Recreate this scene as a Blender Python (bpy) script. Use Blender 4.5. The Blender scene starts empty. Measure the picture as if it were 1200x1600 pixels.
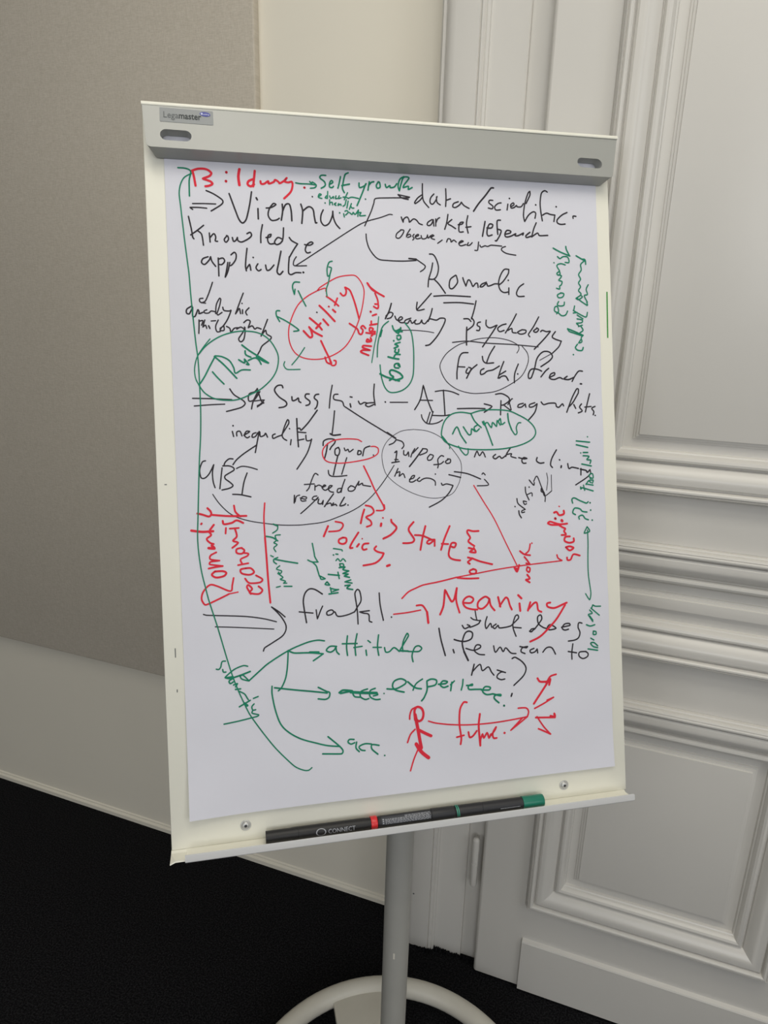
import bpy, bmesh, math, random
from mathutils import Vector, Matrix
random.seed(7)
S = bpy.context.scene
C = S.collection

# ------------------------------------------------------------------ camera
cam_d = bpy.data.cameras.new('camera')
cam = bpy.data.objects.new('camera', cam_d)
C.objects.link(cam)
RIGHT = Vector((0.9369196868691583, 0.3485308072719627, 0.02660407373603256))
DOWN = Vector((0.12611821498434705, -0.2660828688949298, -0.9556642207019187))
FWD = Vector((-0.32599953405819504, 0.8987358807030004, -0.29325436148647843))
M = Matrix((RIGHT, -DOWN, -FWD)).transposed().to_4x4()
M.translation = Vector((0, 0, 1.6))
cam.matrix_world = M
cam_d.sensor_fit = 'VERTICAL'
cam_d.sensor_height = 32.0
cam_d.lens = 1082.62 / 1600 * 32.0
cam_d.clip_start = 0.02
S.camera = cam

# ------------------------------------------------------------------ look
S.view_settings.view_transform = 'Standard'
S.view_settings.look = 'None'
S.view_settings.gamma = 1
S.view_settings.exposure = 0.0
S.view_settings.use_curve_mapping = False

# ------------------------------------------------------------------ world and lights
W = bpy.data.worlds.new('world')
S.world = W
W.use_nodes = True
W.node_tree.nodes['Background'].inputs[0].default_value = (0.75, 0.85, 1.0, 1)
W.node_tree.nodes['Background'].inputs[1].default_value = 0.4


def area(name, loc, rot, sx, sy, power, col):
    l = bpy.data.lights.new(name, 'AREA')
    l.shape = 'RECTANGLE'
    l.size = sx
    l.size_y = sy
    l.energy = power
    l.color = col
    o = bpy.data.objects.new(name, l)
    C.objects.link(o)
    o.location = loc
    o.rotation_euler = rot
    return o


R90 = math.pi / 2
# ceiling luminaires and daylight entering at the two window openings
area('ceiling_light', (0.2, 0.35, 3.16), (0, 0, 0), 1.8, 0.5, 17.5, (1.0, 0.955, 0.845))
area('ceiling_light', (0.2, -0.4, 3.16), (0, 0, 0), 1.8, 0.5, 7.9, (1.0, 0.955, 0.845))
area('window_light', (3.02, -0.9, 2.15), (0, R90, 0), 1.7, 1.7, 22, (0.97, 0.985, 1.0))
area('window_light', (1.3, -3.42, 2.15), (R90, 0, 0), 1.6, 1.7, 37, (0.97, 0.985, 1.0))
area('window_light', (-1.5, -3.42, 2.15), (R90, 0, 0), 1.6, 1.7, 18.4, (0.97, 0.985, 1.0))


# ------------------------------------------------------------------ materials
def s2l(c):
    return tuple(((v / 255) / 12.92 if v / 255 <= 0.04045 else ((v / 255 + 0.055) / 1.055) ** 2.4) for v in c)


def mat(name, rgb, rough=0.5, metal=0.0, noise=0.0, scale=20.0, bump=0.0, bscale=200.0, spec=0.5):
    m = bpy.data.materials.new(name)
    m.use_nodes = True
    nt = m.node_tree
    b = nt.nodes['Principled BSDF']
    c = s2l(rgb)
    b.inputs['Roughness'].default_value = rough
    b.inputs['Metallic'].default_value = metal
    b.inputs['Specular IOR Level'].default_value = spec
    tc = nt.nodes.new('ShaderNodeTexCoord')
    n = nt.nodes.new('ShaderNodeTexNoise')
    n.inputs['Scale'].default_value = scale
    n.inputs['Detail'].default_value = 4
    nt.links.new(tc.outputs['Object'], n.inputs['Vector'])
    r = nt.nodes.new('ShaderNodeValToRGB')
    r.color_ramp.elements[0].position = 0.3
    r.color_ramp.elements[1].position = 0.7
    r.color_ramp.elements[0].color = tuple(v * (1 - noise) for v in c) + (1,)
    r.color_ramp.elements[1].color = tuple(min(1, v * (1 + noise)) for v in c) + (1,)
    nt.links.new(n.outputs['Fac'], r.inputs['Fac'])
    nt.links.new(r.outputs['Color'], b.inputs['Base Color'])
    if bump:
        n2 = nt.nodes.new('ShaderNodeTexNoise')
        n2.inputs['Scale'].default_value = bscale
        n2.inputs['Detail'].default_value = 3
        nt.links.new(tc.outputs['Object'], n2.inputs['Vector'])
        bp = nt.nodes.new('ShaderNodeBump')
        bp.inputs['Strength'].default_value = bump
        bp.inputs['Distance'].default_value = 0.002
        nt.links.new(n2.outputs['Fac'], bp.inputs['Height'])
        nt.links.new(bp.outputs['Normal'], b.inputs['Normal'])
    return m


def fabric_mat():
    m = bpy.data.materials.new('grey_woven_fabric')
    m.use_nodes = True
    nt = m.node_tree
    b = nt.nodes['Principled BSDF']
    b.inputs['Roughness'].default_value = 0.95
    b.inputs['Specular IOR Level'].default_value = 0.1
    tc = nt.nodes.new('ShaderNodeTexCoord')
    h = []
    for dx, dz in ((1500, 300), (300, 1500)):
        mp = nt.nodes.new('ShaderNodeMapping')
        mp.inputs['Scale'].default_value = (dx, 1, dz)
        n = nt.nodes.new('ShaderNodeTexNoise')
        n.inputs['Scale'].default_value = 0.35
        n.inputs['Detail'].default_value = 2
        nt.links.new(tc.outputs['Object'], mp.inputs['Vector'])
        nt.links.new(mp.outputs['Vector'], n.inputs['Vector'])
        h.append(n)
    a = nt.nodes.new('ShaderNodeMath')
    a.operation = 'ADD'
    nt.links.new(h[0].outputs['Fac'], a.inputs[0])
    nt.links.new(h[1].outputs['Fac'], a.inputs[1])
    r = nt.nodes.new('ShaderNodeMapRange')
    r.inputs['From Min'].default_value = 0.7
    r.inputs['From Max'].default_value = 1.3
    nt.links.new(a.outputs[0], r.inputs['Value'])
    mx = nt.nodes.new('ShaderNodeMix')
    mx.data_type = 'RGBA'
    mx.inputs['A'].default_value = s2l((189, 181, 167)) + (1,)
    mx.inputs['B'].default_value = s2l((202, 194, 181)) + (1,)
    nt.links.new(r.outputs['Result'], mx.inputs['Factor'])
    nt.links.new(mx.outputs['Result'], b.inputs['Base Color'])
    bp = nt.nodes.new('ShaderNodeBump')
    bp.inputs['Strength'].default_value = 0.35
    bp.inputs['Distance'].default_value = 0.001
    nt.links.new(a.outputs[0], bp.inputs['Height'])
    nt.links.new(bp.outputs['Normal'], b.inputs['Normal'])
    return m


def carpet_mat():
    m = bpy.data.materials.new('black_carpet')
    m.use_nodes = True
    nt = m.node_tree
    b = nt.nodes['Principled BSDF']
    b.inputs['Roughness'].default_value = 1.0
    b.inputs['Specular IOR Level'].default_value = 0.05
    tc = nt.nodes.new('ShaderNodeTexCoord')
    n = nt.nodes.new('ShaderNodeTexNoise')
    n.inputs['Scale'].default_value = 260
    n.inputs['Detail'].default_value = 5
    nt.links.new(tc.outputs['Object'], n.inputs['Vector'])
    r = nt.nodes.new('ShaderNodeValToRGB')
    e = r.color_ramp.elements
    e[0].position = 0.42
    e[0].color = s2l((17, 17, 19)) + (1,)
    e[1].position = 0.72
    e[1].color = s2l((46, 46, 48)) + (1,)
    nt.links.new(n.outputs['Fac'], r.inputs['Fac'])
    nt.links.new(r.outputs['Color'], b.inputs['Base Color'])
    bp = nt.nodes.new('ShaderNodeBump')
    bp.inputs['Strength'].default_value = 0.8
    bp.inputs['Distance'].default_value = 0.004
    nt.links.new(n.outputs['Fac'], bp.inputs['Height'])
    nt.links.new(bp.outputs['Normal'], b.inputs['Normal'])
    return m


WALL = mat('off_white_wall_paint', (236, 230, 215), 0.75, noise=0.012, scale=3, bump=0.08, bscale=60)
DOORP = mat('white_gloss_door_paint', (215, 212, 206), 0.32, noise=0.01, scale=6, bump=0.03, bscale=40)
GREYW = mat('grey_wall_paint', (140, 138, 134), 0.85, noise=0.012, scale=3)
CEIL = mat('white_ceiling_paint', (235, 233, 228), 0.9, noise=0.01)
FABRIC = fabric_mat()
CARPET = carpet_mat()
SHEET = mat('cream_lacquered_steel', (237, 235, 222), 0.42, noise=0.012, scale=5)
PLASTIC = mat('light_grey_plastic', (158, 159, 155), 0.30, noise=0.01, scale=8)
LIPM = mat('light_grey_aluminium_edge', (205, 205, 205), 0.4, noise=0.01)
POLEM = mat('grey_powder_coat', (160, 159, 154), 0.42, noise=0.02, scale=30)
BASEM = mat('warm_grey_powder_coat', (216, 212, 200), 0.38, noise=0.02, scale=20)
STEEL = mat('zinc_screw_steel', (198, 198, 196), 0.42, metal=0.55, noise=0.03)
DARKST = mat('dark_socket', (70, 70, 72), 0.5, metal=0.6)
PAPER = mat('white_flip_chart_paper', (219, 219, 228), 0.85, noise=0.012, scale=7, bump=0.05, bscale=25, spec=0.2)
INKK = mat('black_marker_ink', (52, 48, 54), 0.7, noise=0.15, scale=60, spec=0.2)
INKR = mat('red_marker_ink', (222, 48, 66), 0.7, noise=0.08, scale=60, spec=0.2)
INKG = mat('green_marker_ink', (28, 128, 98), 0.7, noise=0.12, scale=60, spec=0.2)
MARKG = mat('bright_green_ink', (60, 150, 60), 0.7)
STICK = mat('silver_grey_label_film', (128, 132, 134), 0.4, noise=0.02)
TXTL = mat('label_thin_grey_print', (88, 92, 94), 0.6)
TXTD = mat('label_dark_print', (42, 48, 50), 0.6)
BLUE = mat('label_blue_print', (58, 62, 150), 0.5)
PALE = mat('label_white_print', (190, 195, 225), 0.5)
BLACKP = mat('black_marker_plastic', (27, 26, 27), 0.5, noise=0.03)
BLACKQ = mat('charcoal_marker_plastic', (34, 34, 38), 0.5, noise=0.03)
REDP = mat('red_marker_plastic', (215, 45, 50), 0.35)
GREENP = mat('green_marker_plastic', (22, 118, 96), 0.35)
GREENL = mat('green_marker_rings', (60, 170, 140), 0.4)
LABELD = mat('dark_grey_marker_label', (56, 58, 64), 0.5)
PRINT = mat('pale_grey_marker_print', (158, 160, 166), 0.5)
GLASS = mat('window_frame_paint', (235, 235, 232), 0.4)


# ------------------------------------------------------------------ mesh helpers
def link(name, bm, m, parent=None, smooth=None):
    me = bpy.data.meshes.new(name)
    bmesh.ops.recalc_face_normals(bm, faces=bm.faces)
    bm.to_mesh(me)
    bm.free()
    for x in (m if isinstance(m, (list, tuple)) else [m]):
        me.materials.append(x)
    if smooth is not None:
        for p in me.polygons:
            p.use_smooth = True
        me.set_sharp_from_angle(angle=math.radians(smooth))
    o = bpy.data.objects.new(name, me)
    C.objects.link(o)
    if parent:
        o.parent = parent
    return o


def empty(name, loc):
    o = bpy.data.objects.new(name, None)
    o.empty_display_size = 0.05
    C.objects.link(o)
    o.location = loc
    return o


def tag(o, label, cat, group=None):
    o['label'] = label
    o['category'] = cat
    if group:
        o['group'] = group
    return o


def structure(o):
    o['kind'] = 'structure'
    return o


def box(bm, x0, x1, y0, y1, z0, z1, mi=0):
    v = [bm.verts.new((x, y, z)) for x in (x0, x1) for y in (y0, y1) for z in (z0, z1)]
    for q in ((0, 1, 3, 2), (4, 6, 7, 5), (0, 4, 5, 1), (2, 3, 7, 6), (0, 2, 6, 4), (1, 5, 7, 3)):
        f = bm.faces.new([v[i] for i in q])
        f.material_index = mi
    return v


def bevel(bm, w, seg=2):
    bmesh.ops.bevel(bm, geom=list(bm.edges), offset=w, segments=seg, affect='EDGES', profile=0.5)


def loft(bm, rings, closed_ring=True, cap=True, mi=0):
    vs = [[bm.verts.new(p) for p in r] for r in rings]
    n = len(vs[0])
    for a, b in zip(vs, vs[1:]):
        for i in range(n if closed_ring else n - 1):
            j = (i + 1) % n
            f = bm.faces.new((a[i], a[j], b[j], b[i]))
            f.material_index = mi
    if cap and closed_ring:
        bm.faces.new(vs[0]).material_index = mi
        bm.faces.new(vs[-1]).material_index = mi
    return vs


# the tilted board's own frame: u to the right, v up the board, n out of its face
BO = Vector((-0.23670409, 0.82647841, 0.85938225))
BU = Vector((0.84164159, 0.54003651, 0.0))
BV = Vector((-0.15422654, 0.24036054, 0.95835327))
BN = Vector((0.51754576, -0.80658997, 0.28558539))
BASE = Vector((-0.280, 0.895, 0.0))


def B(u, v, d):
    return BO + BU * u + BV * v + BN * d


def BL(u, v, d):  # the same point seen from the stand's origin
    return B(u, v, d) - BASE
INK = {
  'K': (
    '21:-2687,9166 -2585,9124 -2483,9059 -2464,9016 -2504,8969 -2629,8886;19:-2876,8975 -2729,8983 -2564,8987;19:-2879,8895 -2912,8920 -2800,8926 -2688,892'
    '1;23:-2375,9142 -2312,8953 -2256,8795 -2205,8740 -2150,8800 -2098,9000 -2065,9185;22:-2002,9105 -1988,9078;24:-1984,8953 -1984,8809;22:-1867,8968 -179'
    '5,8981 -1730,9024 -1766,9037 -1823,8961 -1844,8870 -1802,8800 -1730,8807 -1689,8833;24:-1640,9035 -1638,8935 -1661,8807;24:-1638,8935 -1595,9028 -1540'
    ',9040 -1516,8942 -1512,8806;21:-2939,8795 -2906,8620 -2893,8514 -2877,8489;21:-2740,8681 -2829,8606 -2918,8540;21:-2829,8606 -2771,8556 -2751,8406;21:'
    '-2666,8578 -2659,8454;21:-2657,8516 -2606,8572 -2581,8529 -2589,8475 -2558,8468;21:-2432,8545 -2466,8498 -2444,8460 -2408,8501 -2415,8545 -2432,8554;2'
    '2:-2354,8530 -2338,8477 -2303,8497 -2284,8534 -2276,8489 -2224,8474 -2134,8522 -2088,8570 -2104,8614 -2149,8594;22:-1930,8730 -1957,8594 -1961,8476;22'
    ':-1886,8552 -1829,8563 -1813,8600 -1855,8580 -1863,8508 -1832,8464 -1760,8476;22:-1634,8700 -1644,8572 -1659,8508;22:-1667,8544 -1721,8559 -1768,8494 '
    '-1742,8459 -1688,8479 -1653,8526;22:-1557,8567 -1523,8523 -1442,8481;22:-1442,8481 -1500,8396 -1568,8281;22:-1341,8476 -1268,8470 -1221,8500 -1248,851'
    '7 -1305,8478 -1335,8403 -1309,8359 -1263,8370;21:-2696,8248 -2766,8219 -2786,8165 -2744,8140 -2681,8204 -2661,8250 -2646,8188 -2597,8119;21:-2558,8236'
    ' -2558,8085 -2558,7986;21:-2558,8218 -2496,8238 -2472,8195 -2509,8149 -2549,8147;21:-2429,8179 -2450,8071 -2472,7972 -2433,8053 -2402,8180;21:-2381,82'
    '88 -2335,8325 -2310,8291 -2322,8219 -2377,8145 -2413,8134;22:-2157,8387 -2175,8260 -2187,8134 -2177,8071;22:-2176,8098 -2129,8163 -2115,8083;20:-2076,'
    '8264 -2074,8262;22:-2013,8176 -2042,8121 -2008,8077 -1972,8097;22:-1906,8162 -1891,8091 -1846,8101 -1789,8167;24:-1683,8367 -1715,8224 -1748,8078 -171'
    '3,8034 -1666,8081;22:-1567,8293 -1581,8175 -1585,8065 -1550,8039 -1485,8069 -1411,8071;26:-1375,8078 -1373,8076;24:-1375,9050 -1352,8951 -1371,8776;24'
    ':-1352,8951 -1266,9019 -1203,8986 -1188,8886 -1173,8795 -1155,8796;22:-1055,8985 -1089,8910 -1093,8818 -1045,8761 -978,8796 -928,8900 -916,8974;22:-91'
    '6,8974 -910,8882 -876,8792 -822,8730;17:-32,8971 -80,8972 -217,8918 -450,8841 -643,8729 -1028,8472 -1406,8218 -1481,8169;18:-1467,8297 -1506,8232 -149'
    '9,8169 -1325,8175;19:-452,8785 -421,8852 -348,9005 -306,9119 -274,9195 -52,9217 230,9234;21:66,9271 241,9244;21:66,9271 123,9227 220,9208;19:-437,8668'
    ' -431,8572 -388,8443 -277,8317 -124,8295 109,8295 305,8312;25:198,8336 306,8331;19:306,8331 441,8241 429,8193 368,8149;18:-1206,9169 -1204,9165;21:445'
    ',9454 440,9312 455,9199 531,9109;21:439,9293 368,9242 316,9172 326,9154 396,9205 437,9255;21:618,9313 566,9253 554,9186 592,9160 644,9219 666,9278;21:'
    '656,9268 663,9192 712,9157;22:804,9400 805,9257 795,9138;22:804,9229 875,9256;22:995,9220 923,9188 908,9139 952,9132 1014,9173 1045,9214;22:1045,9214 '
    '1084,9168 1164,9128;26:1565,9460 1523,9453 1427,9332 1320,9210 1234,9090;21:103,8944 129,8870 141,8918 191,8949 219,8912 227,8875 288,8925 336,8909 37'
    '4,8864 423,8847;21:574,8931 513,8890 498,8851 531,8839 572,8874 594,8932 601,8837;21:634,8943 631,8838;21:639,8896 664,8945 695,8965;22:827,9020 803,8'
    '895 769,8797;22:885,8947 822,8886 881,8851 940,8815;22:983,8875 1044,8888 1065,8917 1014,8905 992,8837 999,8770 1060,8773;22:1140,9017 1115,8891 1137,'
    '8758;22:1103,8842 1185,8856;24:1413,8945 1364,8720;24:1440,8849 1513,8853 1535,8902 1484,8909 1451,8850 1438,8772 1457,8730 1519,8747;24:1662,8977 161'
    '0,8964 1606,8857 1613,8761;24:1605,8838 1667,8821 1643,8743 1589,8662 1568,8662;24:1727,8766 1811,8789 1823,8819 1761,8826 1727,8766 1747,8728 1820,87'
    '41 1905,8784 1894,8754 1946,8757 2032,8800 2020,8770;25:2138,8815 2073,8763 2082,8734 2157,8757;19:86,8746 26,8696 14,8639 62,8632 113,8690 135,8748 8'
    '6,8755;19:233,8772 182,8694 171,8655;19:181,8675 221,8696 240,8668 190,8647;19:290,8699 269,8669 288,8642 267,8613;19:308,8662 358,8683 349,8701 308,8'
    '671 327,8634 386,8646;19:397,8685 415,8638 475,8650 497,8699 505,8652 546,8692;19:545,8663 596,8694 566,8702 555,8654 604,8637;19:723,8633 652,8582;20'
    ':792,8608 814,8656 854,8649 863,8611 904,8641 943,8614;20:993,8597 1055,8629 1025,8637 983,8597 1012,8560 1094,8583;20:1136,8613 1114,8574 1155,8576 1'
    '197,8616;20:1299,8630 1287,8552 1275,8504 1234,8502;20:1318,8583 1338,8555 1400,8577 1441,8569 1504,8591 1669,8584;20:1731,8581 1678,8560 1667,8520 17'
    '48,8475 1894,8455;21:561,8284 538,8178 493,8043 479,7929;21:516,8415 576,8408 623,8333 649,8220 625,8105 573,8046 493,8043;22:573,8046 650,7972 745,78'
    '41;22:916,8115 833,8055 810,7977 818,7920 858,7912 910,7961 943,8020 925,8106;22:1548,9271 1496,9268 1485,9229 1545,9184 1533,9144 1472,9151;22:1681,9'
    '240 1629,9227 1576,9176 1595,9128 1667,9136;22:1819,9316 1821,9314;22:1791,9227 1776,9138;22:1836,9190 1889,9222 1880,9251 1837,9219 1845,9171 1898,91'
    '84;22:1898,9184 1931,9215 1941,9196 2004,9199 2047,9251;22:2158,9384 2160,9443 2127,9412 2069,9252 2041,9074 2059,8977;22:2160,9443 2158,9384 2090,925'
    '3;22:2059,8977 2126,9079 2202,9132 2244,9114 2230,9035;23:2248,9242 2250,9240;23:2447,9450 2405,9468 2350,9425 2324,9286 2330,9148 2352,9002;23:2360,9'
    '091 2425,9124 2489,9108 2564,9102;23:2564,9102 2545,9002;23:2589,9232 2592,9230;23:2770,9152 2682,9108 2604,9035 2603,8985 2656,8964 2732,8972;23:2872'
    ',9068 2873,9102 2921,9101;23:2249,8967 2203,8867 2167,8747;23:2167,8747 2265,8811 2296,8773 2435,8783;22:1026,8080 1044,8023 1072,7957;22:1072,7957 11'
    '06,8044 1136,8045 1165,7989 1184,7954 1226,8000 1257,8001 1265,7943;22:1401,8025 1328,7994 1296,7954 1337,7955 1401,8006 1420,7968 1472,7979 1535,8004'
    ' 1607,8003;22:1771,8232 1698,8229 1633,8140 1597,8022 1615,7925 1676,7878 1759,7890;22:1771,8232 1758,8163 1671,8044 1607,7993;22:1761,7949 1758,7851;'
    '22:1755,8066 1757,8064;22:2005,8019 1929,7964 1884,7874 1914,7826 2009,7829;22:1381,7453 1379,7375 1439,7337 1544,7378;22:1554,7379 1456,7241 1305,704'
    '4;22:1701,7401 1627,7380 1563,7330 1592,7282 1666,7303;22:1873,7557 1795,7422 1685,7264;22:1729,7304 1792,7334 1801,7276 1863,7267;22:1960,7318 1885,7'
    '277 1936,7249 2011,7269 2023,7309 1960,7318;22:2242,7520 2152,7370 2063,7251 2083,7212;23:2204,7342 2149,7301 2191,7282 2235,7323 2204,7352;23:2266,72'
    '94 2299,7314 2362,7295 2427,7300 2315,7176 2150,7020;23:2513,7298 2456,7218 2509,7179 2605,7150;22:1227,7739 1192,7603 1146,7467;22:1024,7465 1095,746'
    '6 1135,7428;22:1147,7486 1186,7429 1163,7361 1069,7292;24:1067,7340 1056,7215 1051,7070;22:1288,7422 1247,7411 1235,7372 1275,7344 1263,7295 1222,7295'
    ';18:830,7105 1063,7128 1369,7103 1773,7089 1888,7081 2215,7056;23:-93,7667 -132,7553 -194,7439;21:-183,7477 -123,7534 -75,7517 -106,7459 -165,7439;21:'
    '-47,7480 -20,7424 39,7425 69,7454 40,7472 0,7424 37,7387 96,7388;21:196,7456 117,7426 96,7388 144,7380 185,7428 213,7381 274,7430;21:254,7420 262,7373'
    ' 331,7383 363,7432 371,7394 410,7379 462,7434;22:533,7607 504,7511 461,7415 492,7453 591,7436 652,7466 728,7458 709,7381 603,7207 478,7072 408,7052;22'
    ':564,7792 784,7808 1138,7799;22:716,7697 962,7707 1185,7690;21:525,7831 422,7718 303,7592;21:303,7696 295,7578 408,7594;13:-64,7266 209,7277 446,7262 '
    '544,7245;20:-1202,7509 -1200,7507;19:-2649,7894 -2697,7759 -2754,7633 -2807,7605;19:-2787,7668 -2831,7658 -2824,7614 -2755,7601;21:-2938,7558 -3008,75'
    '12 -3014,7458 -2976,7450 -2930,7540 -2935,7416 -2900,7417 -2862,7506 -2846,7480 -2847,7453 -2795,7472;19:-2741,7509 -2777,7491 -2769,7464 -2717,7465 -'
    '2681,7493 -2630,7485;19:-2622,7459 -2608,7584 -2561,7674 -2545,7657 -2565,7567 -2604,7459 -2588,7441 -2534,7478;20:-2522,7550 -2507,7506 -2437,7499 -2'
    '410,7508 -2458,7391 -2523,7291 -2569,7254;20:-2233,7755 -2292,7610 -2350,7461;20:-2341,7474 -2294,7538 -2280,7466;18:-2256,7611 -2255,7609;20:-2251,75'
    '21 -2253,7467;20:-2161,7550 -2208,7495 -2192,7450;19:-2851,7365 -2854,7276 -2861,7178;19:-2851,7347 -2799,7357 -2819,7294;19:-2773,7366 -2803,7268 -27'
    '67,7295 -2751,7251;19:-2724,7287 -2708,7252;18:-2687,7354 -2626,7360;19:-2590,7370 -2629,7280 -2614,7209 -2570,7210;19:-2551,7264 -2570,7227 -2517,722'
    '8 -2515,7282;20:-2480,7283 -2437,7257 -2422,7203 -2376,7258 -2322,7268;20:-2341,7249 -2287,7277 -2252,7260;20:-2233,7278 -2227,7216 -2249,7107 -2294,7'
    '071 -2319,7115 -2263,7197 -2225,7270;20:-2240,7341 -2194,7378 -2151,7361 -2180,7279;20:-2181,7270 -2126,7298 -2092,7254 -2056,7273 -2003,7256;20:-1908'
    ',7393 -1957,7275 -2007,7156;20:-1988,7184 -1941,7239 -1925,7185 -1864,7131 -1994,7021 -2032,6948 -2080,6866;19:-2978,6277 -2728,6271 -2448,6257;18:-29'
    '60,6170 -2731,6187 -2547,6193;20:-2469,6408 -2411,6324 -2299,6251 -2265,6197 -2329,6143 -2525,6091;20:-2088,6413 -2125,6368 -2198,6341 -2218,6278 -220'
    '2,6233 -2129,6260 -2054,6368;20:-2088,6413 -2041,6241 -2006,6205;20:-2071,6386 -2148,6242 -2179,6124;18:-2157,6233 -1996,6250 -2098,6151 -2006,6214 -2'
    '097,6169;22:-1728,6423 -1744,6459 -1808,6450 -1847,6386 -1787,6295 -1698,6231 -1682,6185 -1720,6152 -1792,6140;22:-1605,6295 -1598,6240 -1552,6249 -15'
    '14,6276 -1507,6230 -1480,6212;22:-1356,6334 -1402,6331 -1413,6285 -1351,6230 -1362,6184 -1408,6169;22:-1218,6331 -1264,6321 -1284,6275 -1240,6229 -125'
    '2,6155 -1281,6119;22:-1248,6100 -1380,5926 -1485,5817;22:-1549,5836 -1512,5845 -1495,5817;20:-1532,5790 -1423,5779;20:-2444,5892 -2443,5890;20:-2456,5'
    '811 -2441,5739;20:-2397,5747 -2395,5801 -2350,5810 -2326,5746;20:-2299,5755 -2236,5790 -2218,5808 -2262,5809 -2291,5755 -2256,5718 -2220,5736;20:-2129'
    ',5789 -2174,5771 -2185,5726 -2140,5735 -2102,5789;20:-2084,5806 -2116,5662 -2149,5508;20:-2075,5797 -2069,5734 -2014,5751 -1995,5778 -1970,5723;20:-18'
    '61,5767 -1897,5749 -1890,5704 -1826,5730 -1771,5748;20:-1771,5748 -1665,5911 -1663,5957 -1681,5966 -1730,5857 -1762,5747 -1745,5702 -1701,5673;20:-163'
    '7,5682 -1649,5609;18:-1655,5841 -1653,5839;22:-1547,5983 -1543,5744 -1536,5579;20:-1546,5671 -1454,5688;20:-1424,5743 -1417,5669 -1362,5668 -1343,5686'
    ' -1415,5485 -1570,5258;20:-2136,5608 -2300,5502 -2410,5414 -2465,5343;19:-2838,5406 -2882,5389 -2921,5283 -2908,5175 -2856,5165 -2793,5226 -2728,5349;'
    '19:-2728,5349 -2749,5243 -2745,5117 -2722,5027;19:-2616,5302 -2640,5132 -2657,5010;20:-2462,5424 -2515,5426 -2569,5382 -2588,5337;20:-2606,5329 -2518,'
    '5327 -2458,5298 -2459,5262 -2576,5193 -2578,5148 -2510,5092 -2476,5046 -2530,5012 -2628,4992;18:-2418,5288 -2342,5317 -2236,5302 -2131,5267;20:-2275,5'
    '221 -2324,5087 -2357,4916;20:-2484,4926 -2375,4917 -2234,4882;14:-2757,4935 -2678,4810 -2560,4680 -2440,4603 -2265,4542 -2061,4501 -1818,4465 -1582,44'
    '55 -1434,4462 -1211,4485 -984,4555 -754,4649 -559,4774 -400,4929 -258,5104 -136,5280;18:-1270,5168 -1315,5188 -1365,5097 -1406,4987 -1444,4942;18:-147'
    '2,5035 -1330,5040;18:-1321,5022 -1324,4948;18:-1322,4994 -1266,5020 -1220,5000;19:-1221,4982 -1164,5008 -1191,5018 -1212,4972 -1176,4943 -1138,4960 -1'
    '100,4978 -1071,5005 -1108,5006 -1128,4960 -1102,4922 -1055,4911;19:-880,5092 -921,4991 -943,4908;19:-941,4964 -988,4956 -999,4910 -962,4909 -932,4954;'
    '19:-798,4997 -837,4961 -829,4923 -772,4921 -733,4957 -761,4986 -798,4997;19:-733,4967 -673,5059 -684,5003 -626,5029 -617,5001 -504,4979;20:-1621,4883 '
    '-1628,4773;18:-1615,4791 -1594,4864 -1547,4885;18:-1540,4844 -1467,4823 -1448,4850 -1502,4861 -1531,4825 -1514,4797 -1459,4801;18:-1299,4864 -1346,485'
    '6 -1366,4820 -1311,4809 -1281,4845 -1406,4729 -1539,4619;20:-1273,4817 -1285,4761 -1238,4751 -1209,4796 -1220,4741;20:-1056,4887 -1144,4775 -1194,4706'
    ';19:-1164,4739 -1108,4755 -1090,4727;21:-1061,4754 -1091,4718 -1034,4734 -1016,4715;21:-899,4832 -969,4713 -903,4720 -883,4738;19:-850,4718 -848,4716;'
    '20:584,4994 603,4965 664,4982 764,4956;20:764,4951 699,4847 575,4735 382,4642;20:-1017,6460 -1052,6293 -1072,6130;20:-938,6330 -994,6321 -997,6256 -88'
    '5,6228 -859,6163;19:-760,6292 -732,6287;23:-764,6190 -756,6143;21:-640,6227 -613,6184 -555,6208 -507,6198;21:-392,6479 -407,6329 -393,6170;21:-411,620'
    '7 -507,6198 -537,6170 -490,6146 -412,6179;21:-238,6216 -236,6214;19:-164,6210 103,6209;19:-850,6153 -610,5993 -367,5841 -102,5677;27:-225,5763 -102,56'
    '77;19:-202,5584 -134,5611 -93,5658;20:-997,6089 -1018,5922 -1043,5756;24:-1071,5760 -1025,5737 -922,5745;22:-1114,5618 -1137,5498 -1168,5397;21:-1180,'
    '5591 -1168,5656 -1092,5686 -1009,5672 -1010,5626 -1059,5571 -1083,5530;21:-957,5560 -1005,5533 -1007,5458 -961,5448 -940,5513 -957,5560;21:-970,5439 -'
    '1013,5291 -1046,5162;19:-872,5549 -855,5511 -817,5529 -799,5491 -741,5528;21:-666,5508 -677,5452 -629,5460 -628,5498 -666,5508;21:-602,5431 -579,5525 '
    '-550,5552 -492,5570;19:-443,5438 -441,5436;19:-840,5408 -924,5168;19:-1118,5229 -1111,5173 -1075,5144 -981,5138 -849,5148;21:207,6100 301,6252 354,646'
    '1 410,6251 482,6060;19:291,6242 489,6236;22:664,6389 671,6212 676,6011;20:537,6370 664,6385 793,6366 903,6323;20:481,6012 660,6007 751,6020;19:443,606'
    '0 387,5908;19:493,6070 427,5898;19:308,6023 320,5966 377,5899 456,5884 556,5902 634,5944;22:875,6111 1129,6114 1314,6109;22:1306,6181 1428,6141 1302,6'
    '054;9:176,5806 -20,5780 -199,5669 -291,5538 -315,5407 -292,5237 -238,5122 -88,4985 123,4865 338,4791 536,4775 739,4826 845,4958 890,5092 905,5227 879,'
    '5343 744,5529 589,5685 393,5778 176,5806;19:-93,5658 -6,5628 21,5571 -10,5524;21:-119,5469 -89,5487 -103,5383 -115,5327;21:-169,5319 -56,5335;19:-123,'
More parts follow.
